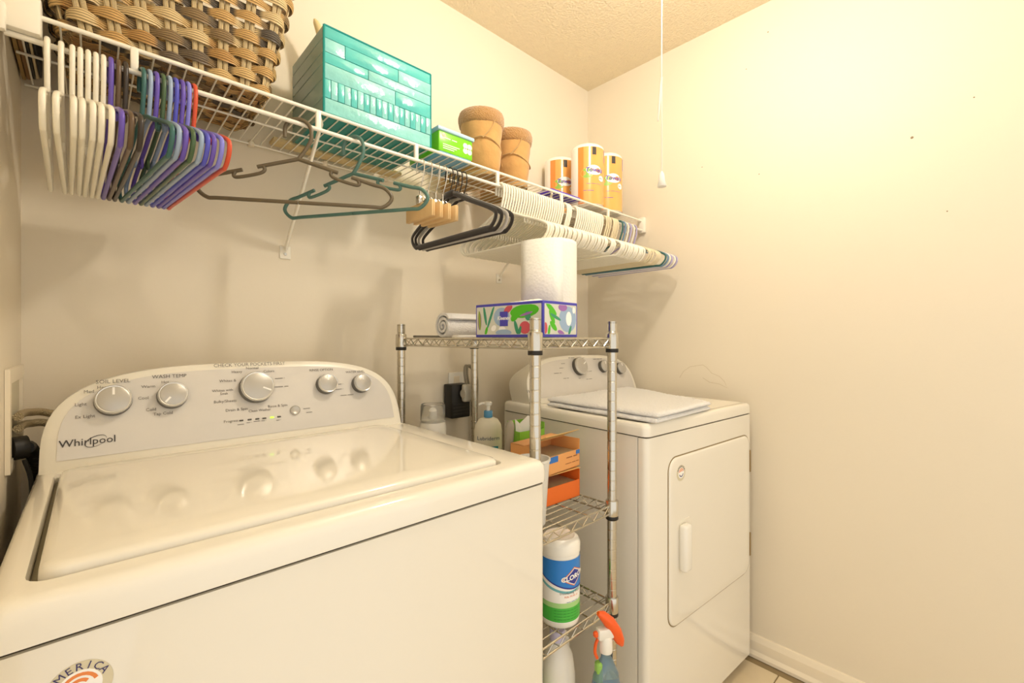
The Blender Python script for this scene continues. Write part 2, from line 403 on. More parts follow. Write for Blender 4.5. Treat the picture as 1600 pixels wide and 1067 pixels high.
# --- green wipes tub
gx0, gx1 = 0.738, 0.868
gt = thing('wipes_tub', 'bright green wipes tub with pale blue lid beside the teal box', 'tub', ((gx0+gx1)/2, 1.185, SZ+0.0006))
g = (gx1-gx0)/2
MB().rbox(-g+0.004, g-0.004, -0.082, 0.082, 0, 0.030, 0.006, 2).build('base', mat('blue_clear', srgb(120,178,205), 0.2), gt)
MB().rbox(-g+0.002, g-0.002, -0.084, 0.084, 0.012, 0.074, 0.005, 2).build('sleeve', mat('lime_green', srgb(122,205,30), 0.3), gt)
MB().rbox(-g-0.003, g+0.003, -0.089, 0.089, 0.072, 0.084, 0.004, 2).build('lid', mat('lid_blue', srgb(176,206,222), 0.25), gt)
MF = frame((0, -0.0845, 0.05), (1,0,0), (0,0,1))
text('~7', 0.016, MF @ Matrix.Translation((-0.02, 0.004, 0)), M_WHITEP, gt)
for q in range(3): MB().box(-0.048, 0.012-0.01*q, -0.0848, -0.0842, 0.034-0.006*q, 0.0365-0.006*q).build('print_line', M_WHITEP, gt, smooth=0)
for a in range(4):
    MB().lathe([(0.009,0),(0.009,0.0006)], 12, frame((0.034+0.016*(a%2), -0.0844, 0.036+0.015*(a//2)), (1,0,0), (0,0,1))).build('print_flower', M_WHITEP, gt)
MB().lathe([(0.006,0),(0.006,0.0006)], 12, frame((-0.045, -0.0844, 0.062), (1,0,0), (0,0,1))).build('print_dot', mat('pinkprint', srgb(235,190,170), 0.4), gt)

# --- boots
M_SUEDE = mat('tan_suede', srgb(196,150,88), 0.9, bump=('noise', 35, 0.5, 0.006), vary=(16, 0.16), sheen=0.3)
M_FLEECE = mat('fleece_cuff', srgb(182,136,78), 1.0, bump=('noise', 260, 1, 0.006), sheen=0.5)
M_SOLE = mat('boot_sole', srgb(186,150,98), 0.8)
def boot(u, yh, lab, rz, s=1.0):
    b = thing('boot', lab, 'boot', (x_at(u, yh), yh, SZ), rz, 'pair of tan boots')
    mb = MB(); n = 24; rings = []
    prof = [(0.0,0.060,0.128,0.060),(0.012,0.066,0.132,0.060),(0.035,0.068,0.124,0.050),(0.06,0.067,0.104,0.030),(0.08,0.069,0.084,0.010),(0.095,0.064,0.072,0.002),(0.11,0.065,0.068,0.0),(0.14,0.069,0.070,0),(0.165,0.071,0.072,0),(0.19,0.071,0.072,0)]
    o = 0
    for z, rx, ry, dy in prof:
        for k in range(n):
            a = 2*math.pi*k/n; mb.v.append((rx*math.cos(a)*s*(1+0.035*math.sin(3*a+z*70)+0.015*math.sin(7*a-z*110)), (dy + ry*math.sin(a))*s, (0.014+z)*s))
    for i in range(len(prof)-1):
        for k in range(n): mb.f.append((i*n+k, i*n+(k+1)%n, (i+1)*n+(k+1)%n, (i+1)*n+k))
    mb.f.append(tuple(reversed(range(n)))); mb.f.append(tuple((len(prof)-1)*n+k for k in range(n)))
    mb.build('boot_upper', M_SUEDE, b, smooth=80)
    MB().lathe([(1,0.001),(1.02,0.006),(1.0,0.017)], 24, Matrix.Translation((0,0.060*s,0)) @ Matrix.Diagonal((0.062*s,0.134*s,1,1))).build('sole', M_SOLE, b)
    mb = MB(); mb.lathe([(0.070,0.172),(0.0755,0.178),(0.0785,0.192),(0.0785,0.206),(0.075,0.217),(0.066,0.221),(0.058,0.215),(0.055,0.2)], 26, Matrix.Scale(s,4)); mb.build('fleece_cuff', M_FLEECE, b, smooth=80)
    MB().tube([(0.0685*s*math.cos(a), 0.0735*math.sin(a)*s, (0.105+0.016*math.sin(a*2))*s) for a in [R(150+14*k) for k in range(16)]], 0.0022, 6).build('seam', M_SOLE, b)
    MB().tube([(0.0735*s*math.cos(R(a)), 0.0745*s*math.sin(R(a)), z*s) for a, z in ((262,0.182),(258,0.165),(250,0.148),(238,0.13),(228,0.115))], 0.0022, 6).build('seam', M_SOLE, b)
    MB().rbox(-0.064*s, -0.054*s, -0.02*s, -0.0*s, 0.075*s, 0.105*s, 0.003, 1).build('pull_tab', M_SUEDE, b)
    return b
boot(752, 1.186, 'tan suede boot with fleece cuff standing beside the green wipes tub', 0.10)
boot(800, 1.200, 'tan suede boot with fleece cuff standing next to the flat purple package', -0.10, 0.95)

# --- purple package lying flat
o = MB().rbox(1.232, 1.405, 1.100, 1.372, 0, 0.016, 0.005, 2).build('flat_package', mat('purple', srgb(92,72,190), 0.3, vary=(30, 0.25))); o.location.z = SZ
tag(o, 'flat purple package lying on the wire shelf between boots and paper towels', 'package')

# --- paper towel packs
def wrap_fn(cx, cy, r, zc):
    def fn(v):
        a = v.x / r; return Vector((cx + (r+0.0008)*math.sin(a), cy - (r+0.0008)*math.cos(a), zc + v.y))
    return fn
M_ORANGE = mat('orange_wrap', srgb(250,176,96), 0.2, coat=0.5, vary=(10, 0.10))
M_ORANGE2 = mat('deep_orange_wrap', srgb(248,146,66), 0.2, coat=0.5)
M_PURP = mat('purple_print', srgb(92,66,170), 0.4); M_GREENP = mat('green_print', srgb(150,190,80), 0.4)
M_PWHITE = mat('print_white', srgb(252,250,244), 0.4)
def arc_patch(cx, cy, r, a0, a1, z0, z1, n=10):
    mb = MB()
    for i in range(n+1):
        a = R(a0 + (a1-a0)*i/n)
        for z in (z0, z1): mb.v.append((cx + r*math.sin(a), cy - r*math.cos(a), z))
    mb.f = [(2*i, 2*i+2, 2*i+3, 2*i+1) for i in range(n)]
    return mb
def ell_patch(cx, cy, r, ac, zc, wa, hz, dr=0.0006, n=20):
    mb = MB(); mb.v.append((cx+(r+dr)*math.sin(ac/r), cy-(r+dr)*math.cos(ac/r), zc))
    for k in range(n):
        t = 2*math.pi*k/n; a = (ac + wa*math.cos(t))/r; mb.v.append((cx+(r+dr)*math.sin(a), cy-(r+dr)*math.cos(a), zc+hz*math.sin(t)))
    mb.f = [(0, 1+k, 1+(k+1)%n) for k in range(n)]; return mb
def towel_pack(x, y, label):
    t = thing('paper_towel_pack', label, 'paper towels', (x, y, SZ), 0, 'two roll paper towel packs')
    r = 0.068; A0 = -44; o_ = R(A0)*r
    for k, cx in enumerate((-r, r)):
        MB().lathe([(r-0.008,0.001),(r-0.001,0.006),(r,0.02),(r,0.238),(r-0.002,0.248),(r-0.012,0.256),(0.022,0.257),(0.020,0.25)], 40, Matrix.Translation((cx,0,0))).build('roll', mat('wrapped_roll', srgb(250,244,232), 0.35, coat=0.3), t)
        w = arc_patch(cx, 0, r+0.0005, A0-42, A0+108, 0.008, 0.238, 18).build('printed_wrap', M_ORANGE, t)
        arc_patch(cx, 0, r+0.0008, A0-42, A0-22, 0.008, 0.237, 6).build('deep_orange_band', M_ORANGE2, w)
        ell_patch(cx, 0, r, o_+-0.012, 0.130, 0.026, 0.020, 0.0010).build('green_leaf', M_GREENP, w)
        ell_patch(cx, 0, r, o_+0.018, 0.143, 0.034, 0.020, 0.0014).build('speech_bubble', M_PWHITE, w)
        ell_patch(cx, 0, r, o_+0.052, 0.112, 0.014, 0.012, 0.0014).build('small_badge', M_PWHITE, w)
        fn = wrap_fn(cx, 0, r+0.0012, 0.143)
        text('Towels', 0.026, None, M_PURP, w, fn=lambda v: fn(v + Vector((o_+0.018,0,0))), shear=0.2, bold=0.0004)
        fb = wrap_fn(cx, 0, r+0.0012, 0.112); text('~4', 0.012, None, M_INKD, w, fn=lambda v: fb(v + Vector((o_+0.052,0,0))))
        f2 = wrap_fn(cx, 0, r, 0.088); text('~18', 0.0075, None, M_PURP, w, fn=lambda v: f2(v + Vector((o_+0.02,0,0))))
        f3 = wrap_fn(cx, 0, r, 0.06); text('~8', 0.012, None, M_PURP, w, fn=lambda v: f3(v + Vector((o_-0.004,0,0))), bold=0.0004)
        arc_patch(cx, 0, r+0.0012, A0+8, A0+22, 0.205, 0.236, 4).build('barcode', M_INKD, w)
        mb = MB(); pts = [(0.048,0.2375),(0.088,0.2375),(0.088,0.185)]
        mb.v = [(cx+(r+0.0014)*math.sin((a+o_)/r), -(r+0.0014)*math.cos((a+o_)/r), z) for a, z in pts]; mb.f = [(0,1,2)]; mb.build('purple_corner', M_PURP, w, smooth=0)
towel_pack(1.583, 1.152, 'orange wrapped two roll paper towel pack at the front edge of the wire shelf')
towel_pack(1.600, 1.318, 'orange wrapped two roll paper towel pack against the back wall')

# ================================================================== HANGERS
ROD = Vector((0, SY0-0.002, SZ+RODZ))
def hook_path(neck, rad=0.019, r=0.0042):
    top = 0.0052 + r; c = top - rad; pts = [(-rad*1.0, c-0.016), (-rad, c)]
    pts += [(-rad*math.cos(R(a)), c + rad*math.sin(R(a))) for a in range(22, 170, 24)]
    pts += [(rad, c), (rad*0.95, c-0.02), (rad*0.45, (c-0.02)*0.4+neck*0.6), (0, neck)]
    return [(0, -s, z) for s, z in pts]          # hanger plane is local YZ, front (towards the room) = -Y
def tri_path(neck, half, zs, zb, r=0.022):
    return [(0,0,neck), (0,-half*0.45, neck+(zs-neck)*0.42), (0,-half+0.012, zs+0.004), (0,-half-0.004, zs-0.018), (0,-half+0.016, zb), (0,-half+0.05, zb-0.001),
            (0,0,zb-0.001), (0,half-0.05, zb-0.001), (0,half-0.016, zb), (0,half+0.004, zs-0.018), (0,half-0.012, zs+0.004), (0,half*0.45, neck+(zs-neck)*0.42)]
def hanger_mesh(kind, r=0.0038, half=0.203, neck=-0.082, zs=-0.155, zb=-0.198):
    parts = []
    if kind == 'tube':
        mb = MB(); mb.tube(smooth_path(hook_path(neck, 0.019, r), 4), r, 8); mb.tube(smooth_path(tri_path(neck, half, zs, zb), 5, True), r, 8, closed=True)
        for s in (-1, 1):        # small strap hooks under the shoulders
            mb.tube(smooth_path([(0,s*half*0.55,neck+(zs-neck)*0.52-0.002),(0,s*half*0.55,neck+(zs-neck)*0.52-0.016),(0,s*(half*0.55+0.010),neck+(zs-neck)*0.52-0.019),(0,s*(half*0.55+0.014),neck+(zs-neck)*0.52-0.012)],3), r*0.7, 6)
        parts.append(('hanger', mb))
    elif kind == 'notch':
        mb = MB(); mb.tube(smooth_path(hook_path(neck, 0.028, r), 4), r, 8)
        L = lambda s, f, dz=0: (0, s*half*f, neck+(zs-neck)*f + dz)
        for s in (-1, 1):
            mb.tube([L(s,0), L(s,0.42)], r, 8)
            mb.tube(smooth_path([L(s,0.36,-0.001), L(s,0.345,-0.010), L(s,0.40,-0.0155), L(s,0.60,-0.015), L(s,0.655,-0.010), L(s,0.64,-0.001)], 4), r*0.9, 8)
            mb.tube(smooth_path([L(s,0.57), L(s,0.80), (0,s*(half-0.012),zs+0.004), (0,s*(half+0.004),zs-0.018), (0,s*(half-0.016),zb), (0,s*(half-0.05),zb-0.001), (0,s*0.001,zb-0.001)], 5), r, 8)
        parts.append(('hanger', mb))
    elif kind == 'flat':
        mb = MB(); p = smooth_path(tri_path(neck+0.012, half, zs, zb), 5, True)
        mb.tube(p, 0.0068, 8, closed=True, flat=1.0)
        mb.v = [(x*0.45, y, z) for x, y, z in mb.v]; parts.append(('frame', mb))
        hk = MB(); hk.tube(smooth_path(hook_path(neck+0.012, 0.019, 0.0018), 4), 0.0018, 6); parts.append(('hook', hk))
        cp_ = MB(); cp_.rbox(-0.004,0.004,-0.022,0.022,neck+0.002,neck+0.022,0.003,1); parts.append(('collar', cp_))
    elif kind == 'wood':
        for q in (-1, 1):
            mb = MB(); mb.rbox(q*0.0028-0.0024, q*0.0028+0.0024, -0.062, 0.066, -0.162, -0.118, 0.0012, 1); parts.append(('wooden_bar', mb))
        hk = MB(); hk.tube(smooth_path(hook_path(-0.075, 0.019, 0.0016), 4), 0.0016, 6); hk.tube([(0,0,-0.075),(0,0,-0.098)], 0.0035, 8); parts.append(('hook', hk))
        sp = MB(); sp.tube(smooth_path([(0,-0.012,-0.098),(0.008,-0.016,-0.108),(0.011,-0.006,-0.122),(0.011,0.006,-0.122),(0.008,0.016,-0.108),(0,0.012,-0.098)],3), 0.0014, 6)
        sp.rbox(-0.011,0.011,-0.008,0.008,-0.120,-0.096,0.002,1); parts.append(('clamp', sp))
    return parts
PROTO = {}
CLIPS = [x_at(u, SY0) for u in (210, 497, 650, 777, 877, 950)]
LAST = {}
def settle(kind, x, yaw):
    th = {'tube': 0.0076, 'flat': 0.0064}.get(kind)
    if th is None: return x, yaw
    pv = LAST.get('p')
    if pv and -0.06 < x - pv[0] < 0.06: x = max(x, pv[0] + max(th, pv[2]) + 0.0022)
    for c in CLIPS:
        if abs(x - c) < 0.0062 + th/2: x = c + 0.0065 + th/2
    if pv and 0 < x - pv[0] < 0.06:
        lim = math.degrees(max(0, (x - pv[0])*0.985 - max(th, pv[2]) - 0.0009)/0.215)
        yaw = min(max(yaw, pv[1]-lim), pv[1]+lim)
    LAST['p'] = (x, yaw, th); return x, yaw
def plastic(name, c, rough=0.3): return mat(name, srgb(*c), rough)
def hanger(kind, u, yaw, m, label, group, tilt=0.0, name='clothes_hanger', x=None, hook_m=None, **k):
    x = x if x is not None else x_at(u, ROD.y)
    x, yaw = settle(kind, x, yaw)
    key = (kind, m.name, tuple(sorted(k.items())))
    lift = 0.0
    if key not in PROTO:
        parts = hanger_mesh(kind, **k)
        if len(parts) == 1: root = parts[0][1].build(name, m, smooth=60)
        else:
            root = thing(name, label, 'hanger')
            for n_, mb in parts: mb.build(n_, (hook_m or M_CHROME) if n_ in ('hook', 'clamp') else m, root, smooth=60)
        PROTO[key] = root
    else: root = dup(PROTO[key])
    root.location = (x, ROD.y, ROD.z); root.rotation_euler = (R(tilt), 0, R(yaw)); tag(root, label, 'hanger', group); return root
MW = plastic('hanger_white', (244,238,220)); MPU = plastic('hanger_purple', (104,84,180)); MBR = plastic('hanger_brown', (100,80,58)); MDK = plastic('hanger_dark', (60,52,46))
MTE = plastic('hanger_teal', (58,104,100)); MLB = plastic('hanger_lightblue', (150,170,196)); MGR = plastic('hanger_green', (72,98,66)); MBL = plastic('hanger_blue', (86,88,196))
MPE = plastic('hanger_periwinkle', (134,134,222)); MRE = plastic('hanger_red', (212,84,52)); MTA = plastic('hanger_taupe', (104,92,70)); MGT = plastic('hanger_greenteal', (84,120,110))
ORD = ('first', 'second', 'third', 'fourth', 'fifth', 'sixth', 'seventh')
for i, u in enumerate((74, 96, 113, 124, 134, 144, 154)):
    hanger('tube', u, (1.5,0.5,2.5,1,2,1.5,3)[i], MW, ORD[i] + ' white plastic tube hanger counted from the left wall', 'white hangers by the left wall')
left = [(162,4,MPU,'purple plastic hanger directly beside the last white hanger'), (172,6,MBR,'dark brown plastic hanger beside the purple one'),
        (183,3,MDK,'black plastic hanger beside the dark brown one'), (190,7,MTE,'dark teal plastic hanger between black and pale blue hangers'),
        (201,5,MLB,'pale blue grey hanger between dark teal and purple ones'), (223,4,MPU,'purple hanger between pale blue grey and olive green ones'),
        (234,6,MGR,'dark olive green plastic hanger below the wicker basket'), (243,8,MLB,'pale blue grey hanger between the green and royal blue ones'),
        (252,2,MBL,'royal blue plastic hanger below the wicker basket'), (261,-3,MPU,'purple hanger between royal blue and periwinkle ones'),
        (271,12,MPE,'light periwinkle hanger next to the red orange one'), (284,11,MRE,'red orange plastic hanger at the end of the coloured row')]
for u, yw, m, lab in left: hanger('tube', u, yw, m, lab, 'coloured hangers under the basket')
hanger('notch', 466, 59, MTA, 'taupe brown notched hanger hanging alone below the basket corner', None, half=0.203, r=0.0045, zs=-0.140, zb=-0.180)
hanger('notch', 552, 33, MGT, 'grey green notched hanger hanging alone below the teal box', None, half=0.196, r=0.0045, zs=-0.140, zb=-0.180)
MWOOD = mat('pale_wood', srgb(226,190,134), 0.5, bump=('wave_y', 30, 0.15, 0.001), vary=(20, 0.12))
for i, u in enumerate((657, 669, 681, 692)):
    hanger('wood', u, 2+i, MWOOD, ORD[i] + ' pale wooden clamp hanger counted from the grey green hanger', 'wooden clamp hangers')
MVEL = mat('black_velvet', srgb(44,36,28), 0.8, sheen=0.4); MGRY = plastic('hanger_grey', (196,190,180), 0.5)
for i, (u, yw) in enumerate(((702,0),(709,1),(716,2),(723,2.5))):
    hanger('flat', u, yw, MVEL if i != 2 else MGRY, ('black slim hanger beside the wooden clamp hangers', 'black slim hanger in the middle of the three black ones', '', 'black slim hanger beside the dense white hangers')[i] if i != 2 else 'pale grey slim hanger among the black ones', 'slim black hangers' if i != 2 else None, hook_m=M_BLACK)
for i in range(29):
    hanger('tube', 0, rng.uniform(-2.5,2.5), MW, 'white plastic hanger in the dense row below the boots', 'white hangers in the dense middle row', x=0.962+i*0.0116)
for i in range(14):
    hanger('tube', 0, rng.uniform(-2,2), MW, 'white plastic hanger in the second dense row below the paper towels', 'white hangers below the paper towels', x=1.335+i*0.0125)
MCR = plastic('hanger_cream', (226,212,178)); MLAV = plastic('hanger_lavender', (178,170,206)); MSTB = plastic('hanger_steelblue', (116,146,172))
for i in range(7):
    hanger('tube', 0, rng.uniform(-3,3), MCR, ORD[i] + ' cream plastic hanger counted from the white hangers below the towels', 'cream hangers near the right wall', x=1.525+i*0.0135)
for i, (m, lab) in enumerate(((MTE,'dark teal hanger among those closest to the right wall'), (MSTB,'steel blue hanger between dark teal and white ones near the right wall'), (MW,'white hanger between steel blue and lavender ones'), (MLAV,'lavender hanger next to a white one by the right wall'), (MW,'white hanger second from the right wall'), (MLAV,'lavender hanger closest to the right wall'))):
    hanger('tube', 0, (4,3,1,0,0,-1)[i], m, lab, None, x=1.640+i*0.022)

# ================================================================== WASHER
WT = CZ-0.238                     # top of both machines
WX0, WX1, WY0, WY1 = -0.074, 0.657, 0.596, 1.285
ws_ = thing('washing_machine', 'white top loading washing machine with silver dial console', 'washing machine', ((WX0+WX1)/2, (WY0+WY1)/2, 0))
ox, oy = (WX0+WX1)/2, (WY0+WY1)/2
def loc(mb): mb.v = [(x-ox, y-oy, z) for x, y, z in mb.v]; return mb
vert = lambda c, d: abs(d.z) > 0.9
loc(MB().rbox(WX0+0.003, WX1-0.003, WY0+0.003, WY1, 0.03, WT-0.047, 0.014, 3, vert)).build('cabinet', M_ENAMEL, ws_)
loc(MB().box(WX0+0.008, WX1-0.008, WY0+0.008, WY1-0.01, WT-0.049, WT-0.041)).build('seam', M_SEAM, ws_)
for fx in (WX0+0.05, WX1-0.05):
    for fy in (WY0+0.06, WY1-0.06):
        loc(MB().lathe([(0.022,0.0),(0.022,0.012),(0.012,0.014),(0.012,0.035)], 14, Matrix.Translation((fx,fy,0)))).build('foot', M_BLACK, ws_)
# top deck: frame round the lid opening
lx0, lx1, ly0, ly1 = -0.040, 0.572, 0.640, 1.118
deck = MB(); r = 0.018
outer = rrect(WX1-WX0, WY1-WY0, 0.022, 5, ox, oy); z1 = WT
rings = []
for ins, z in ((0,WT-0.042),(0,WT-0.020),(0.002,WT-0.010),(0.007,WT-0.003),(0.016,WT)):
    rings.append([(x, y, z) for x, y in rrect(WX1-WX0-2*ins, WY1-WY0-2*ins, max(0.006, 0.016-ins*0.3), 5, ox, oy)])
lw, lh, lcx, lcy = lx1-lx0, ly1-ly0, (lx0+lx1)/2, (ly0+ly1)/2
rings.append([(x, y, WT) for x, y in rrect(lw+0.016, lh+0.010, 0.022, 5, lcx, lcy)])
rings.append([(x, y, WT-0.004) for x, y in rrect(lw+0.012, lh+0.007, 0.020, 5, lcx, lcy)])
rings.append([(x, y, WT-0.022) for x, y in rrect(lw+0.012, lh+0.007, 0.020, 5, lcx, lcy)])
n = len(rings[0])
for rg in rings: deck.v += rg
for i in range(len(rings)-1):
    for k in range(n): deck.f.append((i*n+k, i*n+(k+1)%n, (i+1)*n+(k+1)%n, (i+1)*n+k))
deck.f.append(tuple((len(rings)-1)*n+k for k in range(n))); deck.f.append(tuple(reversed(range(n))))
loc(deck).build('top_deck', M_ENAMEL, ws_, smooth=50)
lid = MB(); rings = []
for ins, z in ((0.004,WT-0.020),(0,WT-0.006),(0.001,WT+0.004),(0.004,WT+0.008),(0.012,WT+0.0105),(0.05,WT+0.0105)):
    rings.append([(x, y, z) for x, y in rrect(lw-2*ins, lh-2*ins, 0.02, 5, lcx, lcy)])
for rg in rings: lid.v += rg
for i in range(len(rings)-1):
    for k in range(n): lid.f.append((i*n+k, i*n+(k+1)%n, (i+1)*n+(k+1)%n, (i+1)*n+k))
lid.f.append(tuple((len(rings)-1)*n+k for k in range(n)))
lido = loc(lid).build('lid', M_ENAMEL, ws_, smooth=50)
for xx in (lx0-0.004, ):
    loc(MB().box(xx-0.0015, xx+0.004, ly0+0.01, ly1-0.008, WT-0.0215, WT-0.012)).build('hinge_gap', mat('gap_olive', srgb(150,140,112), 0.6), lido, smooth=0)
# console
def console(parent, cxx, yb, half, H, depth, zt, loc_, n_exp=3.4, tilt=0.35):
    """arched console: front face tilts back; returns frame of the face (x right, y up along face)"""
    N = 40; arch = []
    for k in range(N+1):
        t = math.pi*(1-k/N); c, s = math.cos(t), math.sin(t)
        arch.append((half*math.copysign(abs(c)**(2/n_exp), c), H*abs(s)**(2/n_exp)))
    zb = zt - 0.001
    def P3(x, h, back): return (cxx + x, yb + h*tilt*0.94 + back, zb + h)
    body = MB(); layers = [(0.010, 0.985, 0.0), (0.0, 1.0, 0.006), (0.0, 1.0, 0.03), (0.0, 0.97, depth*0.6), (0.0, 0.80, depth)]
    pr = []
    for k, (ins, hs, back) in enumerate(layers):
        lay = []
        for x, h in arch:
            xx = x*(1-ins/half) * (1 if k < 3 else (1 - 0.02*(k-2))); hh = h*(1-ins/H)*hs if k else h*(1-ins/H)
            if k < 3: lay.append(P3(xx, hh if k == 0 else h, back))
            else: lay.append((cxx+xx, yb + back + min(h*tilt*0.94, 0.03), zb + hh))
        pr.append(lay)
    m = N+1
    for lay in pr: body.v += lay
    for i in range(len(pr)-1):
        for k in range(N): body.f.append((i*m+k, i*m+k+1, (i+1)*m+k+1, (i+1)*m+k))
        body.f.append((i*m+N, i*m, (i+1)*m, (i+1)*m+N))
    body.f.append(tuple(reversed(range(m)))); body.f.append(tuple((len(pr)-1)*m+k for k in range(m)))
    loc_(body).build('console', M_ENAMEL2, parent, smooth=35)
    pan = MB(); a2 = [(x*(1-0.022/half), 0.020 + h*(1-0.032/H)) for x, h in arch]
    a2 = [(x, h) for x, h in a2]
    lo = [P3(x, h, -0.0012) for x, h in a2]; bk_ = [P3(x, h, 0.004) for x, h in a2]
    pan.v = lo + bk_; pan.f = [tuple(reversed(range(m)))] + [(k, k+1, m+k+1, m+k) for k in range(N)] + [(N, 0, m, m+N)]
    loc_(pan).build('control_panel', M_PANEL, parent, smooth=0)
    up = Vector((0, tilt*0.94, 1)).normalized()
    return frame((cxx, yb-0.0016, zb), (1,0,0), up)
WCF = console(ws_, ox-0.006, 1.132, 0.353, 0.182, 0.12, WT, loc)
def face_hit(Fm, u, v):
    o = Fm.translation; nrm = Fm.col[2].xyz; d = ray(u, v); c = Vector((0,0,CZ)); t = (o-c).dot(nrm)/d.dot(nrm); return c + d*t
def at(Fm, p, off=0.0): 
    G = Fm.copy(); G.translation = p + Fm.col[2].xyz*off; return G
def to_loc(Mx, pos=(ox, oy, 0)): return Matrix.Translation((-pos[0], -pos[1], -pos[2])) @ Mx
def knob(Fm, u, v, r, ang, parent, L=lambda M: M):
    G = L(at(Fm, face_hit(Fm, u, v)))
    k = MB().lathe([(r*1.0,-0.004),(r*1.03,0.002),(r*1.0,0.0155)], 32, G).build('knob', M_KNOBDARK, parent)
    MB().lathe([(r*0.97,0.014),(r*1.0,0.0155),(r*0.99,0.0195),(r*0.93,0.022),(r*0.86,0.0215)], 32, G).build('rim', M_KNOBRIM, k)
    MB().lathe([(r*0.87,0.018),(r*0.87,0.0218),(r*0.80,0.0226)], 32, G).build('knob_face', M_KNOB, k)
    Gp = G @ Matrix.Rotation(R(ang), 4, 'Z')
    MB().add([Gp @ Vector(p) for p in ((-0.0018,r*0.30,0.0228),(0.0018,r*0.30,0.0228),(0.0018,r*0.82,0.0228),(-0.0018,r*0.82,0.0228))], [(0,1,2,3)]).build('pointer', M_PWHITE, k, smooth=0)
for u, v, r, a in ((177,627,0.0280,0),(269,619,0.0258,140),(400,606,0.0350,-115),(509,601,0.0245,5),(563,600,0.0240,2)):
    knob(WCF, u, v, r, a, ws_, to_loc)
def label_txt(s, u, v, size, m=M_INK, Fm=WCF, parent=ws_, L=to_loc, **k):
    return text(s, size, L(at(Fm, face_hit(Fm, u, v), 0.0006)), m, parent, **k)
for s, u, v, sz in (('SOIL LEVEL',177,596,0.0105),('Heavy',163,605,0.0085),('Med',139,612,0.0085),('Light',126,632,0.0085),('Ex Light',133,651,0.0085),
                    ('WASH TEMP',265,588,0.0105),('Hot',258,597,0.0080),('Warm',232,604,0.0085),('Cool',224,622,0.0085),('Cold',236,640,0.0085),('Tap Cold',255,646,0.0085),
                    ('Heavy',370,581,0.0085),('Normal',394,575,0.0085),('Colors',420,580,0.0085),('Whites &',356,595,0.0085),('Whites with',348,610,0.0080),('Soak',350,615,0.0080),('Bulky/Sheets',352,627,0.0085),
                    ('Drain & Spin',370,640,0.0085),('Rinse & Spin',434,634,0.0085),('~9',440,604,0.0080),('~6',438,591,0.0080),('CHECK YOUR POCKETS FIRST',392,569.5,0.0110),
                    ('Clean Washer',406,641,0.0080),('RINSE OPTION',502,578,0.0090),('WATER LEVEL',555,581,0.0085),('~4',533,600,0.0075),('~6',531,608,0.0075),('~10',543,617,0.0075),('~4',577,592,0.0075),('~3',575,606,0.0075),
                    ('Progress',361,658,0.0080),('~5',480,638,0.0075),('~5',484,644,0.0065),('~5',377,663,0.0060),('~4',390,660,0.0060),('~5',402,658,0.0060),('~4',413,657,0.0060),('~4',436,656,0.0060)):
    label_txt(s, u, v, sz)
label_txt('Whirlpool', 138, 690, 0.0185, M_INKD, bold=0.0001)
pm = face_hit(WCF, 150, 689); G = to_loc(at(WCF, pm, 0.0010))
MB().tube([G @ Vector((0.015*math.cos(a)*0.9 + 0.006*math.sin(a), 0.0105*math.sin(a), 0)) for a in [R(20+17*k) for k in range(19)]], [0.0002+0.0005*math.sin(math.pi*k/18) for k in range(19)], 5).build('logo_swirl', M_INKD, ws_)
for i, (u, v) in enumerate(((377,657),(390,655.5),(402,654.5),(413,653.5),(425,652),(436,651))):
    G = to_loc(at(WCF, face_hit(WCF, u, v), 0.0002))
    MB().rbox(-0.004, 0.004, -0.0016, 0.0016, 0, 0.0012, 0.0004, 1).build('indicator', mat('led_green', srgb(170,240,60), 0.3, emit=1.2) if i == 4 else M_KNOBDARK, ws_).matrix_local = G
G = to_loc(at(WCF, face_hit(WCF, 461, 641)))
b = MB().lathe([(0.0115,-0.002),(0.0115,0.003),(0.009,0.0045),(0.004,0.003)], 20, G).build('start_button', M_KNOB, ws_)
# round sticker low on the front
def sticker(parent, Fm, r, L):
    G = L(Fm); s = MB().lathe([(r,0),(r,0.0006)], 32, G).build('sticker', mat('sticker_cream', srgb(216,206,176), 0.4), parent)
    w = MB().lathe([(r*0.68,0.0006),(r*0.68,0.0009)], 28, G).build('sticker_centre', M_PWHITE, s)
    for k, ch in enumerate('AMERICA'):
        a = R(62 - k*20.6); Gc = G @ Matrix.Rotation(a, 4, 'Z') @ Matrix.Translation((0, r*0.82, 0.0010))
        text(ch, r*0.40, Gc, mat('navy_print', srgb(58,52,104), 0.5), s)
    for q, (m, a0, a1, rr) in enumerate(((mat('orange_print', srgb(232,138,70), 0.5), 20, 170, 0.52), (mat('orange_print', srgb(232,138,70), 0.5), 40, 150, 0.30), (mat('navy_print', srgb(58,52,104), 0.5), 200, 345, 0.45))):
        MB().tube([G @ Vector((r*rr*math.cos(R(a0+(a1-a0)*k/10)), r*rr*math.sin(R(a0+(a1-a0)*k/10)), 0.0010)) for k in range(11)], r*0.07, 5, flat=0.15).build('sticker_swoosh', m, s)
ps = on_y(124, 1074, WY0+0.003)
sticker(ws_, frame((ps.x, WY0+0.0028, ps.z), (1,0,0), (0,0,1)), 0.0245, to_loc)
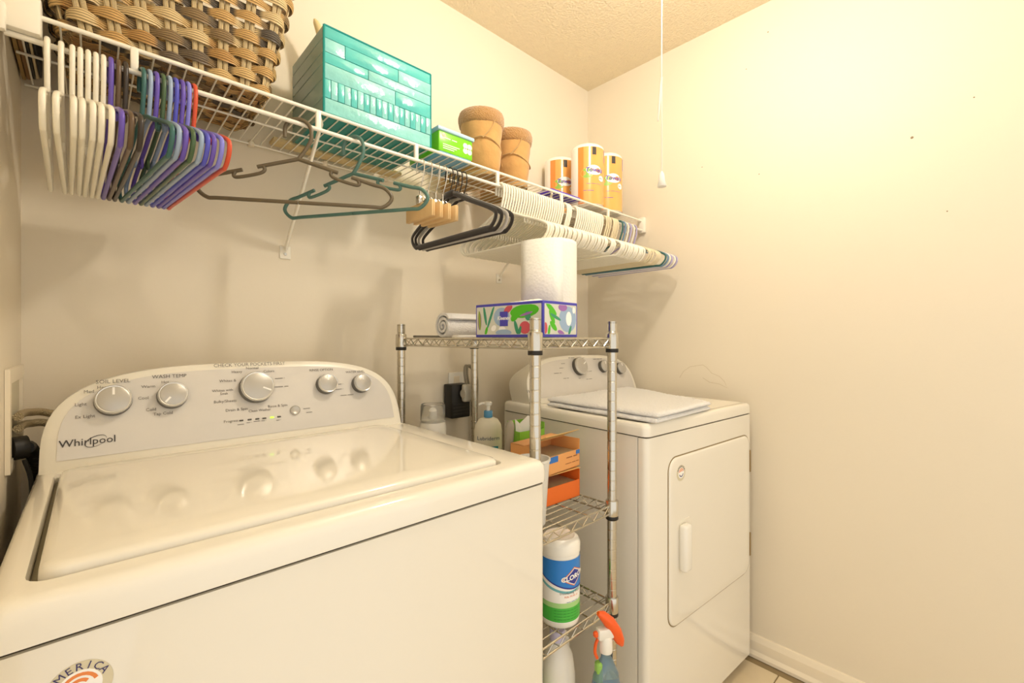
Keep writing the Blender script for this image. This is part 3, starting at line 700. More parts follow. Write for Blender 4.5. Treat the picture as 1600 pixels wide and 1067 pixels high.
# supply box, hoses at the left wall
ob = thing('washer_outlet_box', 'cream recessed washer outlet box with flange on the left wall', 'outlet box', (XL, 1.25, 1.06))
mb = MB()
for a in ((-0.105,-0.085,-0.07,0.065),(0.085,0.105,-0.07,0.065),(-0.105,0.105,0.065,0.09),(-0.105,0.105,-0.09,-0.07)):
    mb.box(0.0005, 0.007, a[0], a[1], a[2], a[3])
mb.build('flange', M_TRIM, ob, smooth=0)
MB().box(0.0002, 0.0022, -0.088, 0.088, -0.072, 0.067).build('recess', mat('box_grey', srgb(206,198,172), 0.5), ob, smooth=0)
M_BRAID = mat('braided_steel', srgb(176,160,128), 0.4, metal=0.7, bump=('voronoi', 500, 0.8, 0.002))
for k in range(2):
    z0 = 1.060 - 0.022*k
    h = MB().tube(smooth_path([(XL+0.0105,1.215,z0),(XL+0.0125,1.262,z0),(XL+0.020,1.300,z0-0.003),(XL+0.045,1.322,z0-0.010),(-0.02+0.03*(1-k),1.326,z0-0.05),(0.02+0.05*(1-k),1.326,0.86-0.03*k),(0.03+0.06*(1-k),1.326,0.68)], 6), 0.0075, 10).build('supply_hose', M_BRAID)
    tag(h, ['braided steel water hose leaving the top of the outlet box', 'braided steel water hose running below the other one'][k], 'hose')
dh = thing('drain_hose', 'black corrugated drain hose with elbow beside the washing machine', 'hose', (XL, 1.2, 1.0))
hp = smooth_path([(0.0205,0.0,0.004),(0.0205,0.035,0.0),(0.0205,0.075,-0.010),(0.024,0.108,-0.030),(0.032,0.126,-0.08),(0.036,0.128,-0.18),(0.036,0.128,-0.40)], 14)
MB().tube(hp, [0.0102 + 0.0018*(i % 2) if i > 18 else 0.0118 for i in range(len(hp))], 12).build('hose', M_BLACK, dh)
MB().tube([(0.004,0,0.005),(0.022,0.006,0.005)], 0.021, 14).build('elbow_collar', M_BLACK, dh)
o = MB().tube(smooth_path([(XL+0.02,1.19,0.985),(XL+0.03,1.18,0.93),(XL+0.022,1.16,0.80),(XL+0.02,1.15,0.5)], 5), 0.0035, 8).build('black_cable', M_BLACK); tag(o, 'thin black cable hanging below the drain hose', 'cable')

# ================================================================== DRYER
DR = R(-3.6); DW, DD = 0.674, 0.640
dpos = Vector((1.116, 0.646, 0))
dr = thing('clothes_dryer', 'white front loading clothes dryer with arched grey console', 'dryer', dpos, DR)   # local: x right 0..DW, y back 0..DD
idl = lambda mb: mb
MB().rbox(0.004, DW-0.004, 0.03, DD, 0.04, WT-0.040, 0.010, 3, vert).build('cabinet', M_ENAMEL, dr)
MB().rbox(0.0015, DW-0.0015, 0.0, 0.0285, 0.04, WT-0.040, 0.018, 4, lambda c, d: abs(d.z) > 0.9 and c.y < 0.01).build('front_panel', M_ENAMEL, dr)
MB().box(0.008, DW-0.008, 0.008, DD-0.01, WT-0.042, WT-0.034).build('seam', M_SEAM, dr)
MB().box(0.0055, DW-0.0055, 0.026, 0.032, 0.05, WT-0.041).build('panel_seam', M_SEAM, dr)
top = MB(); rings = []
for ins, z in ((0.0,WT-0.036),(0.0,WT-0.014),(0.002,WT-0.006),(0.007,WT-0.001),(0.014,WT),(0.020,WT),(0.026,WT-0.003)):
    rings.append([(x, y, z) for x, y in rrect(DW-2*ins, DD-2*ins, 0.02, 5, DW/2, DD/2)])
n = len(rings[0])
for rg in rings: top.v += rg
for i in range(len(rings)-1):
    for k in range(n): top.f.append((i*n+k, i*n+(k+1)%n, (i+1)*n+(k+1)%n, (i+1)*n+k))
top.f.append(tuple((len(rings)-1)*n+k for k in range(n))); top.f.append(tuple(reversed(range(n))))
top.build('top_deck', M_ENAMEL, dr, smooth=50)
for fx in (0.06, DW-0.06):
    for fy in (0.07, DD-0.07): MB().lathe([(0.022,0),(0.022,0.012),(0.012,0.014),(0.012,0.045)], 14, Matrix.Translation((fx,fy,0))).build('foot', M_BLACK, dr)
DCF = console(dr, DW/2, DD-0.155, DW/2-0.010, 0.170, 0.125, WT-0.001, idl)
DM = Matrix.Translation(dpos) @ Matrix.Rotation(DR, 4, 'Z'); DMI = DM.inverted()
DCW = DM @ DCF
dl = lambda M: DMI @ M
knob(DCW, 904, 573, 0.036, -60, dr, dl); knob(DCW, 941, 573, 0.025, 0, dr, dl); knob(DCW, 967, 576, 0.025, 0, dr, dl)
for s, u, v, sz in (('~5',880,568,0.010),('~6',878,575,0.010),('~9',872,583,0.010),('~7',885,591,0.010),('~3',906,591,0.010),('~8',921,592,0.010),('~8',921,580,0.009),('~11',934,561,0.011),('~6',958,562,0.011),('~8',893,559,0.010),('~4',912,559,0.009)):
    label_txt(s, u, v, sz, M_INK, DCW, dr, dl)
label_txt('Whirlpool', 834, 611, 0.017, M_INK, DCW, dr, dl)
# door
FP = DM @ frame((0,0,0), (1,0,0), (0,0,1))      # front plane, x right, y up, z outward
def fpt(u, v): 
    p = FP.inverted() @ face_hit(FP, u, v); return p.x, p.y
a = fpt(1044, 850); b_ = fpt(1172, 780); c_ = fpt(1110, 697); d_ = fpt(1110, 935)
dx0, dx1, dz0, dz1 = a[0], min(b_[0], DW-0.030), d_[1], c_[1]
LF = frame((0,0,0), (1,0,0), (0,0,1))
dw, dh_ = dx1-dx0, dz1-dz0; dcx, dcz = (dx0+dx1)/2, (dz0+dz1)/2
MB().prism(rrect(dw+0.006, dh_+0.006, 0.043, 8, dcx, dcz), LF, 0.0002, 0.0014).build('door_gap', mat('soft_seam', srgb(150,132,96), 0.7), dr, smooth=30)
dm = MB(); rings = []
for ins, z in ((0,0.0005),(0.0005,0.003),(0.0025,0.0052),(0.007,0.0062),(0.03,0.0062)):
    rings.append([LF @ Vector((x, y, z)) for x, y in rrect(dw-2*ins, dh_-2*ins, 0.04, 8, dcx, dcz)])
n = len(rings[0])
for rg in rings: dm.v += [tuple(p) for p in rg]
for i in range(len(rings)-1):
    for k in range(n): dm.f.append((i*n+k, i*n+(k+1)%n, (i+1)*n+(k+1)%n, (i+1)*n+k))
dm.f.append(tuple((len(rings)-1)*n+k for k in range(n)))
door = dm.build('door', M_ENAMEL, dr, smooth=50)
h0 = fpt(1059, 890); h1 = fpt(1078, 808)
MB().prism(rrect(0.066, h1[1]-h0[1]+0.016, 0.014, 5, h0[0]+0.030, (h0[1]+h1[1])/2), LF, 0.0058, 0.0076).build('handle_recess', M_ENAMEL2, door, smooth=30)
MB().rbox(h0[0]-0.008, h0[0]+0.032, -0.031, -0.0065, h0[1], h1[1], 0.009, 3).build('handle', M_WHITEP, door)
for v0, v1 in ((702,736),(830,866)):
    p0 = fpt(1171.5, v0); p1 = fpt(1171, v1)
    MB().rbox(dx1-0.001, dx1+0.008, -0.007, -0.0003, min(p0[1],p1[1]), max(p0[1],p1[1]), 0.001, 1).build('hinge', mat('hinge_brown', srgb(150,128,84), 0.4, metal=0.4), door)
sp = fpt(1061, 738)
sticker(dr, LF @ Matrix.Translation((sp[0], sp[1], 0.0063)), 0.0235, lambda M: M)
# folded towel on the dryer
def on_top(u, v): p = on_z(u, v, WT+0.016); q = DMI @ p; return max(q.x, 0.02), min(q.y, DD-0.172)
tq = [on_top(*p) for p in ((846,629),(1019,657),(1112,634),(932,603))]
tw = thing('folded_towel', 'white terry towel folded flat on top of the dryer', 'towel', (dpos.x, dpos.y, WT+0.0005), DR)
for lay in range(2):
    mb = MB(); N = 84; e = 0.006*lay
    def q2(s, t):
        a = Vector(tq[0])*(1-s)*(1-t) + Vector(tq[1])*s*(1-t) + Vector(tq[2])*s*t + Vector(tq[3])*(1-s)*t
        c = sum((Vector(p) for p in tq), Vector((0,0)))/4; return c + (a-c)*(1.0-0.012*lay)
    for side in (0, 1):
        for i in range(N+1):
            for j in range(N+1):
                s, t = i/N, j/N; p = q2(s, t); ed = min(s, 1-s, t, 1-t)
                rnd = math.sqrt(max(0, 1-(1-min(1, ed/0.04))**2))
                z = 0.0150*lay + 0.0005 + (0.0080+0.0075*rnd + 0.0010*math.sin(s*13+t*9+lay) + rng.uniform(-0.0016,0.0016) if side else 0.0055*(1-rnd))
                mb.v.append((p.x + 0.004*math.sin(t*17+lay*2)*(1 if ed < 0.03 else 0), p.y + 0.004*math.sin(s*15+lay)*(1 if ed < 0.03 else 0), z))
    K = (N+1)*(N+1)
    for i in range(N):
        for j in range(N):
            a = i*(N+1)+j; mb.f.append((K+a, K+a+N+1, K+a+N+2, K+a+1)); mb.f.append((a, a+1, a+N+2, a+N+1))
    rim = [i*(N+1) for i in range(N+1)] + [N*(N+1)+j for j in range(1, N+1)] + [i*(N+1)+N for i in range(N-1,-1,-1)] + [j for j in range(N-1,0,-1)]
    for i in range(len(rim)): a, b = rim[i], rim[(i+1)%len(rim)]; mb.f.append((a, b, K+b, K+a))
    mb.build('towel_layer', M_TERRY, tw, smooth=70)

# ================================================================== WIRE RACK
px0, px1, py0, py1 = 0.724, 1.022, 0.695, 1.290
rk = thing('wire_rack', 'narrow chrome wire shelving rack between washer and dryer', 'rack', (0,0,0))
TOPZ = 1.203
LEVELS = [TOPZ, CZ-0.458+0.01, CZ-0.717+0.01, 0.13]
for x in (px0, px1):
    for y in (py0, py1):
        p = MB(); prof = [(0.009,0.0),(0.009,0.012),(0.0125,0.016)]; z = 0.03
        while z < 1.232: prof += [(0.0127,z),(0.0127,z+0.0235),(0.0119,z+0.0245),(0.0119,z+0.0255)]; z += 0.0265
        prof += [(0.0127,z),(0.0127,1.244),(0.011,1.246)]
        po = p.lathe(prof, 16, Matrix.Translation((x,y,0))).build('post', M_CHROME, rk, smooth=30)
        for L in LEVELS:
            MB().lathe([(0.0165,L-0.028),(0.0178,L-0.02),(0.0172,L+0.012),(0.016,L+0.014)], 18, Matrix.Translation((x,y,0))).build('collar', M_CHROME, po)
            MB().lathe([(0.0160,L-0.037),(0.0168,L-0.036),(0.0168,L-0.027),(0.016,L-0.026)], 18, Matrix.Translation((x,y,0))).build('collar_ring', M_BLACK, po)
for li, L in enumerate(LEVELS):
    sh = MB()
    for ps_ in (((px0,py0),(px1,py0)),((px1,py0),(px1,py1)),((px1,py1),(px0,py1)),((px0,py1),(px0,py0))):
        (ax, ay), (bx_, by_) = ps_; A = Vector((ax,ay,0)); B = Vector((bx_,by_,0)); Ln = (B-A).length; d = (B-A)/Ln
        A2, B2 = A+d*0.016, B-d*0.016
        sh.tube([A2+Vector((0,0,L)), B2+Vector((0,0,L))], 0.0026, 6); sh.tube([A2+Vector((0,0,L-0.022)), B2+Vector((0,0,L-0.022))], 0.0026, 6)
        nz = int(round((Ln-0.03)/0.021/2))*2; zz = [A2 + (B2-A2)*(k/nz) + Vector((0,0,L-0.002-0.018*(k%2))) for k in range(nz+1)]
        sh.tube(zz, 0.0017, 5)
    sho = sh.build('shelf_frame', M_CHROME, rk)
    if li == 0:
        wmesh = MB().tube([(px0-0.002,0,0),(px1+0.002,0,0)], 0.0016, 5).build('deck_wire', M_CHROME, sho); w0 = wmesh
    yy = py0 + 0.022; first = True
    while yy < py1-0.01:
        if li == 0 and first: o = w0
        else: o = bpy.data.objects.new('deck_wire', w0.data); COL.objects.link(o); o.parent = sho
        o.location = (0, yy, L+0.0012); yy += 0.0247; first = False
    for xx in (px0+0.1, px1-0.1): MB().tube([(xx,py0,L-0.003),(xx,py1,L-0.003)], 0.0022, 6).build('stiffener', M_CHROME, sho)
S0, S1, S2, S3 = [L + 0.0032 for L in LEVELS]

# --- tissue box
tbx = thing('tissue_box', 'floral blue edged tissue box standing on the top rack shelf', 'tissue box', (0.768, 0.712, S0), R(3))
bw, bl, bh2 = 0.136, 0.236, 0.087      # local x 0..bw, y 0..bl
M_TB = mat('tissue_card', srgb(214,214,200), 0.4); M_TBB = mat('tissue_blue', srgb(74,70,178), 0.35)
MB().rbox(0, bw, 0, bl, 0, bh2, 0.0015, 1).build('carton', M_TBB, tbx)
C = {'g': mat('pg', srgb(84,190,36), 0.4), 't': mat('pt', srgb(62,150,112), 0.4), 'b': mat('pb', srgb(158,182,208), 0.4), 'r': mat('pr', srgb(206,86,98), 0.4), 'p': mat('pp', srgb(160,108,176), 0.4), 'o': mat('po', srgb(150,170,70), 0.4), 'w': M_PWHITE}
def panel(Fm, W, H, shapes):
    MB().prism(rrect(W-0.010, H-0.014, 0.002, 2, W/2, H/2), Fm, 0.0001, 0.0004).build('picture', M_TB, tbx, smooth=0)
    for i, (k, x, y, rx, ry, ang) in enumerate(shapes):
        if isinstance(rx, tuple): continue
        e = []
        for q in range(18):
            t = 2*math.pi*q/18; ex, ey = rx*math.cos(t), ry*math.sin(t)*(1 if k != 'leaf' else 1)
            X = x + ex*math.cos(R(ang)) - ey*math.sin(R(ang)); Y = y + ex*math.sin(R(ang)) + ey*math.cos(R(ang))
            e.append((min(max(X*W, 0.006), W-0.006), min(max(Y*W, 0.008), H-0.008)))
        MB().prism(e, Fm, 0.0004, 0.0005+0.00006*i).build('print_shape', C[k], tbx, smooth=0)
LFm = frame((0, bl, 0), (0,-1,0), (0,0,1))      # long side facing -x
panel(LFm, bl, bh2, [('p',0.07,0.18,0.03,0.10,0),('o',0.07,0.19,0.022,0.11,4),('t',0.16,0.24,0.02,0.11,12),('t',0.25,0.22,0.017,0.15,-24),('g',0.18,0.07,0.02,0.05,-20),('b',0.42,0.22,0.12,0.10,0),('w',0.43,0.09,0.05,0.03,0),('b',0.45,0.05,0.12,0.035,0),
      ('r',0.52,0.30,0.07,0.035,30),('g',0.75,0.27,0.20,0.07,4),('g',0.62,0.22,0.07,0.04,40),('t',0.80,0.22,0.04,0.05,20),('p',0.78,0.24,0.09,0.012,12),('r',0.76,0.10,0.075,0.065,0),('t',0.64,0.10,0.022,0.08,18),('b',0.90,0.10,0.05,0.06,0),('t',0.69,0.07,0.02,0.05,-20),('w',0.30,0.10,0.04,0.03,30)])
MB().prism([(0.40*bl,0.12*bl),(0.515*bl,0.12*bl),(0.515*bl,0.275*bl),(0.40*bl,0.275*bl)], LFm, 0.0005, 0.0020).build('brand_patch', M_TBB, tbx, smooth=0)
text('Kleenex', 0.0135, LFm @ Matrix.Translation((0.457*bl, 0.205*bl, 0.0022)), M_PWHITE, tbx, bold=0.0003, shear=0.15)
SFm = frame((0, 0, 0), (1,0,0), (0,0,1))
panel(SFm, bw, bh2, [('b',0.70,0.33,0.26,0.24,0),('w',0.73,0.34,0.085,0.13,0),('p',0.55,0.54,0.13,0.07,0),('g',0.22,0.50,0.18,0.05,-35),('g',0.24,0.36,0.05,0.14,30),('t',0.34,0.36,0.16,0.03,-20),('g',0.28,0.2,0.12,0.05,-40),('r',0.06,0.16,0.05,0.10,0),('g',0.16,0.12,0.03,0.10,-10),('t',0.76,0.12,0.03,0.10,-22),('p',0.5,0.08,0.10,0.04,-20),('w',0.88,0.5,0.04,0.06,0)])
mb = MB()
for k in range(6): mb.lathe([(0.02,0),(0.016,0.006),(0.008,0.010)], 10, Matrix.Translation((0.05+0.006*k, 0.06+0.022*k, bh2-0.001)))
mb.build('tissue', M_PAPER, tbx, smooth=80)
# --- paper towel roll
pr = thing('paper_towel_roll', 'white quilted paper towel roll standing behind the tissue box', 'paper towels', (0.987, 0.872, S0))
M_QUILT = mat('quilted_paper', srgb(247,243,232), 0.85, bump=('voronoi', 130, 0.35, 0.002))
MB().lathe([(0.018,0.275),(0.019,0.279),(0.060,0.279),(0.0655,0.275),(0.0665,0.265),(0.0665,0.01),(0.064,0.001),(0.02,0.001)], 44).build('roll', M_QUILT, pr, smooth=50)
mb = MB(); sh_ = [(-0.030,-0.060),(-0.052,-0.044),(-0.068,-0.020),(-0.076,0.006),(-0.080,0.030),(-0.079,0.056)]
for x, y in sh_:
    for z in (0.002, 0.278): mb.v.append((x, y, z))
mb.f = [(2*i, 2*i+2, 2*i+3, 2*i+1) for i in range(len(sh_)-1)]
lo = mb.build('loose_sheet', M_QUILT, pr, smooth=80); sm = lo.modifiers.new('thick', 'SOLIDIFY'); sm.thickness = 0.0012
# --- rolled washcloth
rc = thing('rolled_washcloth', 'white terry washcloth rolled up beside the tissue box', 'washcloth', (0.872, 1.130, S0+0.001), R(-4))
mb = MB(); sp_ = []; T = 2.6; N = 60
for k in range(N+1):
    t = k/N; a = 2*math.pi*T*t - 1.2; rr = 0.008 + 0.034*t; sp_.append((rr*math.cos(a)*1.12, rr*math.sin(a)))
zmin = min(p[1] for p in sp_)
for th in (0.0, 0.0075):
    for i, (a, b) in enumerate(sp_):
        r_ = math.hypot(a, b); f = (r_-th)/r_
        for xx in (-0.095, -0.088, 0.088, 0.095): mb.v.append((xx, a*f, b*f - zmin + 0.0005))
n4 = 4*(N+1)
for i in range(N):
    for q in range(3):
        a = i*4+q; mb.f.append((a, a+4, a+5, a+1)); mb.f.append((n4+a, n4+a+1, n4+a+5, n4+a+4))
    for q in (0, 3): a = i*4+q; mb.f.append((a, n4+a, n4+a+4, a+4) if q else (a, a+4, n4+a+4, n4+a))
for a in (0, N*4): mb.f += [(a+q, a+q+1, n4+a+q+1, n4+a+q) for q in range(3)]
mb.build('cloth', M_TERRY, rc, smooth=60)
o = MB().rbox(-0.07, 0.07, -0.012, 0.012, 0, 0.007, 0.002, 2).build('flat_file', mat('grey_metal', srgb(120,112,98), 0.4, metal=0.3)); o.location = (0.812, 1.232, S0); o.rotation_euler = (0,0,R(-6)); tag(o, 'flat grey metal strip lying on the top rack shelf', 'strip')
for k in range(2):
    o = MB().rbox(-0.075, 0.075, -0.022, 0.022, 0, 0.003, 0.001, 1).build('folded_paper', M_PAPER); o.location = (0.815+0.012*k, 1.012+0.008*k, S0+0.0035*k); o.rotation_euler = (0, 0, R(-4-10*k)); tag(o, ('folded white paper lying flat between tissue box and washcloth', 'white paper slip lying on top of the folded white paper')[k], 'paper')

# --- middle shelf
def bag_box(x, y, z, rz, c, c2, lab, flap):
    t = thing('bag_box', lab, 'box', (x, y, z), rz); W, D, H = 0.175, 0.105, 0.076
    m1 = mat('bagbox'+lab[:6], c, 0.45); m2 = mat('bagboxflap'+lab[:6], c2, 0.5)
    mb = MB(); th = 0.0015
    mb.box(-W,0,0,D,0,th); mb.box(-W,0,0,th,0,H*0.62); mb.box(-W,0,D-th,D,0,H); mb.box(-W,-W+th,0,D,0,H); mb.box(-th,0,0,D,0,H); mb.box(-W,0,D*0.55,D,H-th,H)
    mb.build('carton', m1, t, smooth=0)
    MB().box(-W+0.004, -0.004, 0.004, D-0.004, th, H*0.55).build('bags', mat('bag_grey', srgb(190,180,150), 0.3), t, smooth=0)
    a = R(flap); mb = MB(); mb.add([(-W*0.85,D*0.55,H),(-0.002,D*0.55,H),(-0.002,D*0.55-0.062*math.cos(a),H+0.062*math.sin(a)),(-W*0.85,D*0.55-0.062*math.cos(a),H+0.062*math.sin(a)),
        (-W*0.85,D*0.55,H+0.0015),(-0.002,D*0.55,H+0.0015),(-0.002,D*0.55-0.062*math.cos(a),H+0.0635*math.sin(a)+0.0012),(-W*0.85,D*0.55-0.062*math.cos(a),H+0.0635*math.sin(a)+0.0012)],
        [(0,3,2,1),(4,5,6,7),(0,1,5,4),(1,2,6,5),(2,3,7,6),(3,0,4,7)]); fl = mb.build('flap', m2, t, smooth=0)
    Gf = frame((-0.055, D*0.55-0.03*math.cos(a), H+0.031*math.sin(a)+0.0022), (1,0,0), (0,math.cos(a),-math.sin(a)))
    for q in range(3): text(('~18', '~19', '~9')[q], 0.009, Gf @ Matrix.Translation((0,0.016-0.013*q,0)), mat('tanprint', srgb(186,138,84), 0.5), fl)
    Gs = frame((-0.045, -0.0006, 0.02), (1,0,0), (0,0,1))
    return t, Gs
t1, G1 = bag_box(1.010, 0.795, S1, R(-2), srgb(246,120,44), srgb(246,196,120), 'deep orange open bag box at the bottom of the stack on the middle shelf', 4)
t2, G2 = bag_box(1.016, 0.800, S1+0.084, R(3), srgb(240,172,104), srgb(226,186,118), 'pale orange open bag box on top of the deep orange one', 24)
text('~7', 0.016, G2 @ Matrix.Translation((0.01,0.012,0)), mat('brownprint', srgb(160,100,60), 0.5), t2); text('~13', 0.010, G2 @ Matrix.Translation((0.01,-0.004,0)), mat('brownprint', srgb(160,100,60), 0.5), t2)
MB().box(-0.15,-0.10,-0.0008,0,0.03,0.046).build('blue_print', mat('blueprint', srgb(52,120,200), 0.4), t2, smooth=0)
MB().box(-0.018,-0.001,-0.0008,0,0.035,0.046).build('blue_print', mat('blueprint', srgb(52,120,200), 0.4), t2, smooth=0)
cu = MB().lathe([(0.030,0.0),(0.031,0.002),(0.041,0.150),(0.0435,0.152),(0.0435,0.157),(0.040,0.157),(0.029,0.006),(0.0,0.006)], 30).build('plastic_cup', mat('frosted_clear', srgb(248,246,238), 0.3, trans=0.25))
cu.location = (0.776, 0.754, S1); tag(cu, 'frosted clear plastic cup beside the orange boxes on the middle shelf', 'cup')
# lotion bottle
lb = thing('lotion_bottle', 'cream pump bottle of body lotion with blue collar on the middle shelf', 'bottle', (0.962, 1.140, S1), R(-38))
M_LOT = mat('lotion_cream', srgb(236,228,204), 0.3)
MB().lathe([(0.040,0),(0.043,0.006),(0.044,0.08),(0.044,0.140),(0.041,0.160),(0.030,0.178),(0.014,0.185)], 32, sx=1.05, sy=0.62).build('bottle', M_LOT, lb, smooth=60)
cl = MB().lathe([(0.0145,0.184),(0.0145,0.204),(0.013,0.206)], 20).build('collar', mat('lotion_blue', srgb(84,150,190), 0.3), lb)
MB().lathe([(0.006,0.205),(0.006,0.222),(0.012,0.224),(0.013,0.233),(0.008,0.236)], 16).tube([(0,0,0.229),(-0.022,0,0.230),(-0.031,0,0.225)], 0.0045, 8).build('pump', M_WHITEP, lb)
def bf(v): return Vector((v.x, -0.0278*math.sqrt(max(0.05, 1-(v.x/0.0462)**2)) - 0.0006, v.y))
text('Lubriderm', 0.0175, None, mat('lot_ink', srgb(60,84,110), 0.5), lb, fn=lambda v: bf(v + Vector((0,0.118,0))))
mb = MB()
for i in range(9):
    for z in (0.058, 0.092): mb.v.append(tuple(bf(Vector((-0.032+0.008*i, z, 0)))))
mb.f = [(2*i, 2*i+2, 2*i+3, 2*i+1) for i in range(8)]; mb.build('label_band', mat('teal_label', srgb(40,140,160), 0.4), lb)
text('~14', 0.0085, None, M_PWHITE, lb, fn=lambda v: bf(v + Vector((-0.005,0.078,0))) + Vector((0,-0.0006,0)))
# green box with tissues, grey handle
gb = thing('green_carton', 'open lime green carton with white tissue sticking out on the middle shelf', 'carton', (0.985, 0.985, S1), R(-6))
mb = MB(); th = 0.0015
mb.box(-0.05,0.05,-0.03,0.03,0,th); mb.box(-0.05,0.05,-0.03,-0.03+th,0,0.165); mb.box(-0.05,0.05,0.03-th,0.03,0,0.19); mb.box(-0.05,-0.05+th,-0.03,0.03,0,0.165); mb.box(0.05-th,0.05,-0.03,0.03,0,0.185)
mb.build('carton', mat('lime_card', srgb(150,215,70), 0.4), gb, smooth=0)
MB().box(-0.03, 0.03, -0.0308, -0.03, 0.125, 0.142).build('purple_print', M_TBB, gb, smooth=0)
mb = MB(); mb.add([(-0.04,-0.01,0.03),(0.03,-0.015,0.03),(0.036,0.0,0.19),(0.012,0.004,0.205),(-0.02,0.006,0.182),(-0.042,0.0,0.2)], [(0,1,2,3,4,5)])
ti = mb.build('tissue', M_PAPER, gb, smooth=0); ti.modifiers.new('thick', 'SOLIDIFY').thickness = 0.003
gh = MB().tube(smooth_path([(0,0,0.0),(0.004,0,0.06),(0.012,0,0.13),(0.016,0,0.180),(0.018,0,0.198)], 5), [0.012]*10+[0.0135]*6+[0.012,0.010,0.008,0.006,0.003], 12, flat=0.6).build('grey_handle', mat('warm_grey', srgb(176,168,148), 0.4))
gh.location = (0.905, 0.995, S1+0.0015); gh.rotation_euler = (0, 0, R(-40)); tag(gh, 'grey rounded plastic handle standing between lotion bottle and green carton', 'handle')
# white bottle with clear cap
wb = thing('capped_bottle', 'white bottle with clear domed cap near the wall behind the washer', 'bottle', (0.790, 1.208, S1))
MB().lathe([(0.040,0),(0.043,0.004),(0.044,0.10),(0.042,0.165),(0.038,0.186),(0.034,0.190)], 30).build('bottle', M_WHITEP, wb, smooth=60)
MB().lathe([(0.0395,0.182),(0.0385,0.232),(0.036,0.238),(0.0345,0.235),(0.037,0.186)], 30).build('clear_cap', mat('clear_plastic', (0.95,0.95,0.92), 0.08, trans=0.9), wb, smooth=60)
MB().lathe([(0.014,0.188),(0.013,0.212),(0.009,0.216)], 16).build('nozzle', M_WHITEP, wb)

# --- lower shelf: wipes canister
wc = thing('wipes_canister', 'tall white disinfecting wipes canister with blue and green label on the lower shelf', 'canister', (0.862, 0.742, S2))
cr = 0.0495
MB().lathe([(0.044,0),(0.048,0.004),(cr,0.012),(cr,0.176),(0.047,0.180)], 40).build('canister', M_WHITEP, wc, smooth=50)
MB().lathe([(cr+0.0015,0.176),(cr+0.0015,0.196),(cr-0.003,0.206),(cr-0.012,0.211),(cr-0.016,0.209),(0.01,0.209)], 40).build('lid', M_WHITEP, wc, smooth=50)
fc = math.degrees(math.atan2(0.862, 0.742))      # direction of the room: label faces roughly the opening
def cyl(v_ang, z, dr=0.0006):
    a = R(v_ang); return (( cr+dr)*math.sin(a), -(cr+dr)*math.cos(a), z)
def wrap(name, m, a0, a1, zlo, zhi, dr=0.0006, n=28):
    mb = MB()
    for i in range(n+1):
        t = i/n; a = a0+(a1-a0)*t
        for z in (zlo(t), zhi(t)): mb.v.append(cyl(a, z, dr))
    mb.f = [(2*i, 2*i+2, 2*i+3, 2*i+1) for i in range(n)]; return mb.build(name, m, wc, smooth=60)
wrap('label_white', M_PWHITE, -150, 150, lambda t: 0.016, lambda t: 0.168, 0.0004, 40)
sw = lambda t: 0.098 + 0.050*max(0, 1-t*1.35)**1.6
wrap('label_teal', mat('cl_teal', srgb(120,190,196), 0.35), -150, 36, lambda t: sw(t)-0.024+0.018*t, lambda t: 0.1665, 0.0007)
wrap('label_pale', M_PWHITE, -150, 36, lambda t: sw(t)-0.015+0.013*t, lambda t: 0.166, 0.0010)
wrap('label_blue', mat('cl_blue', srgb(44,130,214), 0.35), -150, 50, lambda t: sw(t), lambda t: 0.1675, 0.0013)
wrap('label_green', mat('cl_green', srgb(74,186,70), 0.35), -150, 150, lambda t: 0.018, lambda t: 0.052, 0.0008, 40)
wrap('label_pale_green', mat('cl_palegreen', srgb(170,216,140), 0.35), -150, 150, lambda t: 0.050, lambda t: 0.064, 0.0007, 40)
wrap('label_navy_edge', mat('cl_navy', srgb(52,60,150), 0.4), -150, 50, lambda t: sw(t)-0.003, lambda t: sw(t)+0.0005, 0.0015)
def cmap(ac, zc, dr): return lambda v: Vector(cyl(ac + math.degrees(v.x/cr), zc + v.y, dr))
ac = -6
for (m, s, dr) in ((mat('cl_orange', srgb(226,120,70), 0.4), 1.0, 0.0018), (M_PWHITE, 0.90, 0.0021), (mat('cl_navy', srgb(52,60,150), 0.4), 0.80, 0.0024)):
    mb = MB(); f0 = cmap(ac, 0.126, dr); fnc = lambda v: f0(Vector((v.x, v.y + 0.16*v.x, 0))); N = 12
    for i in range(N+1):
        t = -1+2*i/N; hz = 0.023*s*(1-abs(t)); 
        for sg in (-1, 1): mb.v.append(tuple(fnc(Vector((0.034*s*t, sg*hz, 0)))))
    mb.f = [(2*i, 2*i+2, 2*i+3, 2*i+1) for i in range(N)]; mb.build('emblem', m, wc, smooth=0)
f9 = cmap(ac, 0.126, 0.0029); text('CLOROX', 0.0165, None, M_PWHITE, wc, fn=lambda v: f9(Vector((v.x, v.y + 0.16*v.x, 0))), bold=0.0006)
text('Disinfecting Wipes', 0.0080, None, M_INKD, wc, fn=cmap(-14, 0.088, 0.0012)); text('Kills 99.9% of', 0.0070, None, mat('cl_orange', srgb(226,120,70), 0.4), wc, fn=cmap(-14, 0.079, 0.0012))
text('~11', 0.0062, None, mat('cl_tealink', srgb(60,140,170), 0.4), wc, fn=cmap(-10, 0.066, 0.0012))
for q in range(4): text('~28', 0.0048, None, mat('cl_dkgreen', srgb(40,120,46), 0.4), wc, fn=cmap(-26, 0.046-0.007*q, 0.0014))
